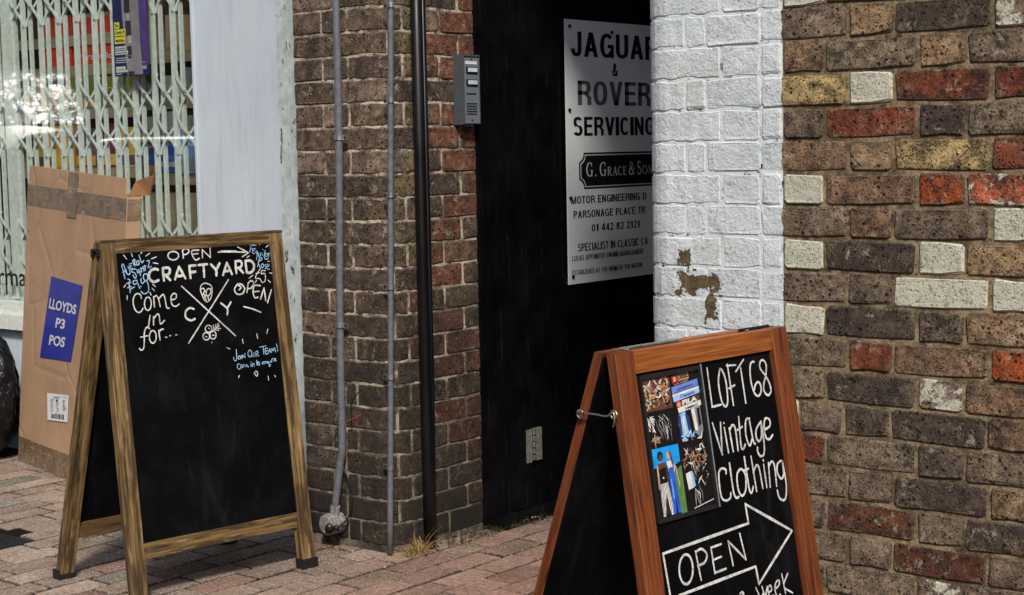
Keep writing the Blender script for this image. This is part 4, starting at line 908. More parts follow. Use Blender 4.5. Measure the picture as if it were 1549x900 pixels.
mb = MB(); mb.poly([CBp(Wb-.002, .006, Hb+.001), CBp(Wb+.004, .09, Hb+.001), CBp(Wb+.02, .10, Hb+.085), CBp(Wb-.06, .06, Hb+.055)], 0, [(0, 0)]*4); mb.poly([CBp(Wb-.06, .064, Hb+.055), CBp(Wb+.02, .104, Hb+.085), CBp(Wb+.004, .094, Hb+.001), CBp(Wb-.002, .010, Hb+.001)], 0, [(0, 0)]*4); mb.build('side_flap', MAT['card_in'], cb)
def tape_strip(x0, x1, z0, z1, k=1, parent=cb):
    mb = MB(); nx, nz = max(2, int(abs(x1-x0)/.02)), max(2, int(abs(z1-z0)/.02)); n = nx+1
    for j in range(nz+1):
        for i in range(n):
            x = x0+(x1-x0)*i/nx; z = z0+(z1-z0)*j/nz
            jag = rnd.uniform(-.0015, .0015) if i in (0, nx) or j in (0, nz) else 0
            mb.v.append(CBp(x+jag, -.0012*k+(.004 if z > Hb else 0), z+jag))
    for j in range(nz):
        for i in range(nx): q = j*n+i; mb.f.append((q, q+1, q+n+1, q+n)); mb.m.append(0)
    mb.uv = []; return mb.build('tape', MAT['tape'], parent, smooth=True)
tape_strip(.004, Wb, Hb-.098, Hb-.010, 1); tape_strip(.45, .555, Hb-.122, Hb+.066, 2.5); tape_strip(.002, Wb, .001, .105, 1)
mb = MB(); mb.box(Wb+.0055, Wb+.0065, .003, Db, Hb-.098, Hb-.012, 0, lambda p: CBp(*p)); mb.build('tape', MAT['tape'], cb)
bs = MB()
SX = .003
def onbox(u, z, k=1): return CBraw(u, -.001*k-.0006, z)
def bq(mb, pts, m, k): mb.poly([onbox(*p, k) for p in pts], m, [(0, 0)]*len(pts))
# blue sheet: corners (u, z)
BLr = [(.225, .470), (.561, .482), (.650, .795), (.309, .815)]
def bl(u, v):   # u, v in 0..1, v up
    a = Vector(BLr[0]).lerp(Vector(BLr[1]), u); b = Vector(BLr[3]).lerp(Vector(BLr[2]), u); return a.lerp(b, v)
mb = MB(); bq(mb, BLr, 0, 3); lb = mb.build('blue_label', MAT['blue_print'], cb)
mb = MB()
for txt, a, b, z0, z1 in (('LLOYDS', .08, .93, .615, .740), ('P3', .38, .66, .40, .525), ('POS', .25, .74, .17, .30)):
    text_into(mb, txt, lambda u, z: onbox(*bl(u, z), 3.8), .03, None, a, b, z0, z1)
mb.build('lettering', MAT['ink_white'], lb)
mb = MB(); SL = [(.335, .217), (.551, .233), (.554, .344), (.318, .328)]; bq(mb, SL, 0, 3); sl = mb.build('shipping_label', MAT['label_white'], cb)
mb = MB()
def slp(u, v): return Vector(SL[0]).lerp(Vector(SL[1]), u).lerp(Vector(SL[3]).lerp(Vector(SL[2]), u), v)
def slq(a, b, c, d): bq(mb, [slp(a, c), slp(b, c), slp(b, d), slp(a, d)], 0, 3.8)
x = .2
while x < .82: w = rnd.choice([.012, .02, .03, .05]); slq(x, x+w, .08, .27); x += w+rnd.choice([.012, .02])
for k in range(11):
    v = .33+k*.045; slq(.15, .15+rnd.uniform(.1, .2), v, v+.014); slq(.42, .42+rnd.uniform(.08, .16), v, v+.016)
    if k > 1: slq(.75, .75+rnd.uniform(.05, .2), v, v+.02)
slq(.3, .58, .84, .87); slq(.42, .5, .72, .79); slq(.35, .95, .91, .918)
mb.build('print', MAT['ink_black'], sl)
# ------------------------------------------------------------------ bin bag
bb = thing('bin_bag', 'black plastic bin bag on the pavement at the left edge', 'bin bag', (-6.27, 3.90, 0))
import bmesh
bm = bmesh.new(); bmesh.ops.create_icosphere(bm, subdivisions=5, radius=1)
for v in bm.verts:
    p = v.co.copy(); a = math.atan2(p.y, p.x); t = (p.z+1)/2
    r = (.275*(1-.40*t**2.0))*(1 if p.z < .75 else 1-(p.z-.75)*1.5)
    fold = .05*noise.noise(Vector((math.cos(a)*2.2, math.sin(a)*2.2, p.z*1.1)))+.028*abs(noise.noise(Vector((math.cos(a)*6, math.sin(a)*6, p.z*2+5))))+.012*noise.noise(Vector((p.x*14, p.y*14, p.z*5)))
    q = Vector((p.x, p.y, 0)); L = q.length
    v.co = Vector((p.x*(r+fold)*1.0, p.y*(r+fold)*.85, max(.0, .30+p.z*.33+fold*.6)))
me = bpy.data.meshes.new('bag'); bm.to_mesh(me); bm.free(); me.materials.append(MAT['bag']); me.polygons.foreach_set('use_smooth', [True]*len(me.polygons))
link('bag', me, bb)
mb = MB()
for k in range(7):
    a = k*.9; mb.tube([(0, 0, .60), (.02*math.cos(a), .02*math.sin(a), .64), (.055*math.cos(a), .05*math.sin(a), .67+.01*(k % 3))], [.018, .014, .004], 6)
mb.build('knot', MAT['bag'], bb, smooth=True)
# ------------------------------------------------------------------ pipes on the pier
def cond(name, label, pts, r, mat, n=14, cat='pipe'):
    t = thing(name, label, cat); mb = MB(); mb.tube(smoothline(pts, 5), r, n); mb.build('pipe', mat, t, smooth=True); return t
cd1 = cond('conduit', 'grey conduit running down the pier front to a round junction box', [(-3.722, 3.705, 3.0), (-3.722, 3.705, rel(.6)), (-3.727, 3.705, rel(.04)), (-3.748, 3.706, rel(-.57)), (-3.754, 3.706, rel(-.95)), (-3.765, 3.705, rel(-1.03)), (-3.795, 3.70, rel(-1.20))], .0125, MAT['conduit'])
def clip(t, x, y, z, r, side, mat):
    mb = MB(); pts = [(x+math.cos(a)*(r+.002), y+math.sin(a)*(r+.002)) for a in [R_(180+18*k) for k in range(11)]]
    for k in range(10):
        a, b = pts[k], pts[k+1]; mb.quad((*a, z-.008), (*b, z-.008), (*b, z+.008), (*a, z+.008))
        a2 = (x+(a[0]-x)*1.14, y+(a[1]-y)*1.14); b2 = (x+(b[0]-x)*1.14, y+(b[1]-y)*1.14)
        mb.quad((*a2, z-.008), (*b2, z-.008), (*b2, z+.008), (*a2, z+.008)); mb.quad((*a, z+.008), (*b, z+.008), (*b2, z+.008), (*a2, z+.008)); mb.quad((*a2, z-.008), (*b2, z-.008), (*b, z-.008), (*a, z-.008))
    c = mb.build('clip', mat, t)
    mb = MB(); x0 = x+side*(r+.001); x1 = x+side*(r+.022); mb.box(min(x0, x1), max(x0, x1), y+.000, y+.004, z-.0085, z+.0085); mb.build('tab', mat, c)
    mb = MB(); xs = x+side*(r+.013); mb.tube([(xs, y, z), (xs, y-.003, z)], .0045, 8); mb.build('screw', MAT['iron'], c)
for z, x in ((.042, -3.7265), (-.569, -3.748)): clip(cd1, x, 3.706, rel(z), .0125, 1, MAT['steel'])
jb = MB(); jb.tube([(-3.800, 3.725, rel(-1.235)), (-3.800, 3.668, rel(-1.235))], [.036, .036], 20); jb.tube([(-3.800, 3.668, rel(-1.235)), (-3.800, 3.662, rel(-1.235))], [.033, .028], 20)
jb.tube([(-3.794, 3.70, rel(-1.206)), (-3.789, 3.70, rel(-1.175))], .0165, 12)
j = jb.build('junction_box', MAT['dirty_conduit'], cd1, smooth=False)
mb = MB(); mb.tube([(-3.782, 3.664, rel(-1.240)), (-3.774, 3.655, rel(-1.243))], .016, 10); mb.tube([(-3.760, 3.67, rel(-1.238)), (-3.748, 3.665, rel(-1.240))], .009, 8); mb.build('gland', MAT['iron'], j, smooth=True)
cl = thing('cable', 'black cable looping beside the foot of the grey conduit', 'cable'); mb = MB()
mb.tube(smoothline([(-3.775, 3.712, rel(-1.0)), (-3.765, 3.714, rel(-1.04)), (-3.738, 3.716, rel(-1.09)), (-3.728, 3.716, rel(-1.15)), (-3.737, 3.713, rel(-1.20)), (-3.757, 3.70, rel(-1.232)), (-3.775, 3.68, rel(-1.24))], 6), .0032, 8); mb.build('loop', MAT['cable'], cl, smooth=True)
mb = MB(); mb.tube(smoothline([(-3.722, 3.72, rel(-.90)), (-3.714, 3.712, rel(-.83)), (-3.690, 3.712, rel(-.80)), (-3.682, 3.716, rel(-.785))], 5), .0022, 6); mb.build('tail', MAT['cable'], cl, smooth=True)
rw = thing('wire', 'short frayed red wire poking out beside the grey conduit', 'wire'); mb = MB()
mb.tube(smoothline([(-3.738, 3.705, rel(-.905)), (-3.722, 3.70, rel(-.885)), (-3.70, 3.703, rel(-.875)), (-3.68, 3.703, rel(-.868)), (-3.664, 3.708, rel(-.855))], 5), .0016, 6); mb.build('strand', MAT['red_cable'], rw, smooth=True)
x2 = lambda z: -3.499+(.45-z)*-.036+.018
cd2 = cond('conduit', 'thin grey metal conduit held by clips on the rounded pier corner', [(x2(1.6)-.004, 3.716, rel(1.6)), (x2(.45), 3.716, rel(.45)), (x2(-.1), 3.716, rel(-.1)), (x2(-.7), 3.716, rel(-.7)), (x2(-1.3), 3.713, rel(-1.305))], .0098, MAT['conduit'], 12)
cd2.location = (-.012, 0, 0)
for z in (.45, .155, -.143, -.435, -.726, -1.021): clip(cd2, x2(z), 3.716, rel(z), .0098, -1, MAT['steel'])
dp = thing('downpipe', 'black painted downpipe running down to the pavement by the doorway', 'downpipe'); mb = MB()
mb.tube([(PX+.022, 3.862, 3.0), (PX+.022, 3.862, .9), (PX+.020, 3.866, .35), (PX+.022, 3.866, .004)], .0195, 16); mb.build('pipe', MAT['black_paint'], dp, smooth=True)
mb = MB(); mb.tube([(PX+.010, 3.905, 3.0), (PX+.010, 3.905, .6), (PX+.010, 3.900, .3), (PX+.008, 3.90, .01)], .010, 10); mb.build('cable', MAT['black_paint'], dp, smooth=True)
# ------------------------------------------------------------------ intercom
ic = thing('intercom', 'grey door entry intercom with two buttons on the brick beside the doorway', 'intercom', (PX, 0, 0))
IX = .047; y0, y1 = 4.058, 4.140
mb = MB(); mb.box(.001, IX-.004, y0, y1, rel(.078), rel(.308)); mb.build('case', MAT['plastic_grey'], ic)
mb = MB(); mb.box(IX-.0035, IX-.001, y0+.003, y1-.003, rel(.082), rel(.298)); 
mb.build('face_plate', MAT['face_grey'], ic)
mb = MB(); mb.box(IX-.0036, IX+.002, y0, y1, rel(.3025), rel(.308)); mb.box(IX-.0036, IX+.001, y0, y0+.0025, rel(.08), rel(.302)); mb.box(IX-.0036, IX+.001, y1-.0025, y1, rel(.08), rel(.302)); mb.build('rim', MAT['plastic_grey'], ic)
def icb(nm, a, b, z0, z1, h, mat, p=ic):
    mb = MB(); mb.box(IX-.0009, IX+h, a, b, rel(z0), rel(z1)); return mb.build(nm, mat, p)
nl = icb('name_label', 4.070, 4.126, .2765, .2865, .0006, MAT['label_white'])
for za, zb in ((.2465, .2675), (.2055, .2265)):
    s = icb('button_surround', 4.072, 4.129, za, zb, .002, MAT['slot']); b_ = icb('button', 4.079, 4.122, za+.005, zb-.003, .006, MAT['button'], s)
for k in range(5): icb('slot', 4.072, 4.124, .1115+k*.0085, .1145+k*.0085, .0004, MAT['slot'])
icb('slot', 4.072, 4.122, .178, .1815, .0004, MAT['slot'])
for z in (.2935, .0925): mb = MB(); mb.tube([(IX-.001, 4.099, rel(z)), (IX+.001, 4.099, rel(z))], .003, 8); mb.build('screw', MAT['slot'], ic)
# ------------------------------------------------------------------ A-boards
def aboard(nm, label, P, tf, mat, backmat, pan, stile, railh, thick, botrail, feet):
    cx, cy, yw, Wd, S, off, H, lean = P
    t = thing(nm, label, 'chalkboard', (cx, cy, 0), yw)      # local x = towards the reader, local y = to the right
    def q(a, z, side=1, n=0.):        # a metres across, z height, n depth behind the outer face
        k = z/H; return Vector((side*(S+(tf-S)*k)+off*k-side*n, a+lean*k, z))
    hs = stile/2
    for side in (1, -1):
        mt = mat if side == 1 else backmat
        for sgn in (-1, 1):
            mb = MB(); A = q(sgn*(Wd/2-hs), .012, side, thick/2); B = q(sgn*(Wd/2-hs), H, side, thick/2)
            mb.stick(A, B, (0, hs, 0), (thick/2, 0, 0)); leg = mb.build('leg', mat, t)
            if feet:
                mb = MB(); c = q(sgn*(Wd/2-hs), 0, side, thick/2)
                mb.box(c.x-thick/2-.004, c.x+thick/2+.004, c.y-hs-.004, c.y+hs+.004, .001, .030); mb.build('rubber_foot', MAT['rubber'], leg)
        mb = MB(); z = H-railh/2
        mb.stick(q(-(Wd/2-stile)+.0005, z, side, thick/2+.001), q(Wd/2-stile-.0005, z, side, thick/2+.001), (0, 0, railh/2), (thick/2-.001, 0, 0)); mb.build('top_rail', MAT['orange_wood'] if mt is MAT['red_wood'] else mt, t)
        mb = MB(); z = botrail[0]
        mb.stick(q(-(Wd/2-stile)+.0005, z, side, thick/2+.002), q(Wd/2-stile-.0005, z, side, thick/2+.002), (0, 0, botrail[1]), (thick/2-.003, 0, 0)); mb.build('bottom_rail', mt if side == 1 else (MAT['dark_wood'] if mat is MAT['old_wood'] else mat), t)
        mb = MB(); a0, a1, z0, z1 = pan; a0, a1 = (-(Wd/2-stile)-.003, (Wd/2-stile)+.003) if feet or side == 1 else (-Wd/2+.001, Wd/2-.001); pandep = .007 if feet else (.0135 if side == 1 else .0225)
        if not feet and side < 0: z1 += .03
        f = [q(a0, z0-.005, side, pandep), q(a1, z0-.005, side, pandep), q(a1, z1+.005, side, pandep), q(a0, z1+.005, side, pandep)]
        b = [q(a0, z0-.005, side, pandep+.006), q(a1, z0-.005, side, pandep+.006), q(a1, z1+.005, side, pandep+.006), q(a0, z1+.005, side, pandep+.006)]
        mb.v = [tuple(x) for x in f+b]; mb.f = [(0, 1, 2, 3), (7, 6, 5, 4), (0, 4, 5, 1), (1, 5, 6, 2), (2, 6, 7, 3), (3, 7, 4, 0)]; mb.m = [0]*6; mb.uv = []
        pn = mb.build('chalkboard_panel', MAT['board'], t)
        if side == 1: front = pn
    return t, q, front
pandep = .007
PL = [-3.952, 3.199, -.138, .65, .245, .024, 1.057, .049]
PR = [-1.687, 2.509, -.092, .52, .264, .05, .95, .044]
lb_, qL, panL = aboard('a_board', 'weathered wooden A-board with CRAFTYARD chalk lettering standing in front of the shop', PL, .02, MAT['old_wood'], MAT['old_wood'], (-.26, .28, .177, 1.025), .050, .036, .032, (.152, .024), True)
rb_, qR, panR = aboard('a_board', 'reddish wooden A-board for vintage clothing with photo collage and arrow, cut off at the bottom', PR, .025, MAT['red_wood'], MAT['red_wood'], (-.21, .21, .12, .907), .050, .042, .022, (.10, .03), False)
# top ridge strips, hinges, hook
mb = MB(); mb.stick(qL(-.325, 1.059, 1, .014), qL(.325, 1.059, 1, .014), (.016, 0, 0), (0, 0, .004)); mb.build('cap_strip', MAT['old_wood'], lb_)
for a in (-.322,):
    for s_, n_ in ((1, .010), (-1, .010)):
        mb = MB(); c = qL(a, 1.030, s_, n_); mb.tube([c+Vector((0, -.010, 0)), c+Vector((0, .004, 0))], .009, 8); mb.tube([c+Vector((0, -.012, -.012)), c+Vector((0, .004, -.012))], .007, 8); mb.build('bolt', MAT['iron'], lb_)
mb = MB(); c0 = qL(-.331, 1.034, 1, .014); c1 = qL(-.331, 1.034, -1, .014); mb.tube([c0, c1], .005, 8); mb.build('hinge_pin', MAT['iron'], lb_)
for a0, a1 in ((-.22, -.05), (.14, .235)):
    mb = MB(); mb.tube([qR(a0, .9515, 1, .026), qR(a1, .9515, 1, .026)], .0035, 8); h = mb.build('hinge', MAT['iron'] if a0 > 0 else MAT['steel'], rb_)
    mb = MB(); mb.tube([qR(a0+.008, .951, 1, .014), qR(a0+.008, .9535, 1, .014)], .004, 8); mb.build('screw', MAT['steel'], h)
def eye(side, z):
    c = qR(-.26, z, side, .013); mb = MB(); ring = [c+Vector((math.cos(a)*.0075, -.010, math.sin(a)*.0075)) for a in [R_(40*k) for k in range(10)]]
    mb.tube(ring, .0018, 6, cap=False); mb.tube([c+Vector((0, .002, 0)), c+Vector((0, -.010, -.004))], .0018, 6); mb.build('hook_eye', MAT['brass'], rb_, smooth=True); return c+Vector((0, -.012, 0))
e1 = eye(-1, .838); e2 = eye(1, .845)
mb = MB(); mb.tube(smoothline([e1+Vector((-.004, -.001, .006)), e1+Vector((.004, -.001, .004)), e1.lerp(e2, .5), e2+Vector((-.015, 0, -.004)), e2+Vector((0, 0, .004)), e2+Vector((.003, 0, -.012)), e2+Vector((-.001, 0, -.022))], 5), .0019, 6); mb.build('hook', MAT['brass'], rb_, smooth=True)
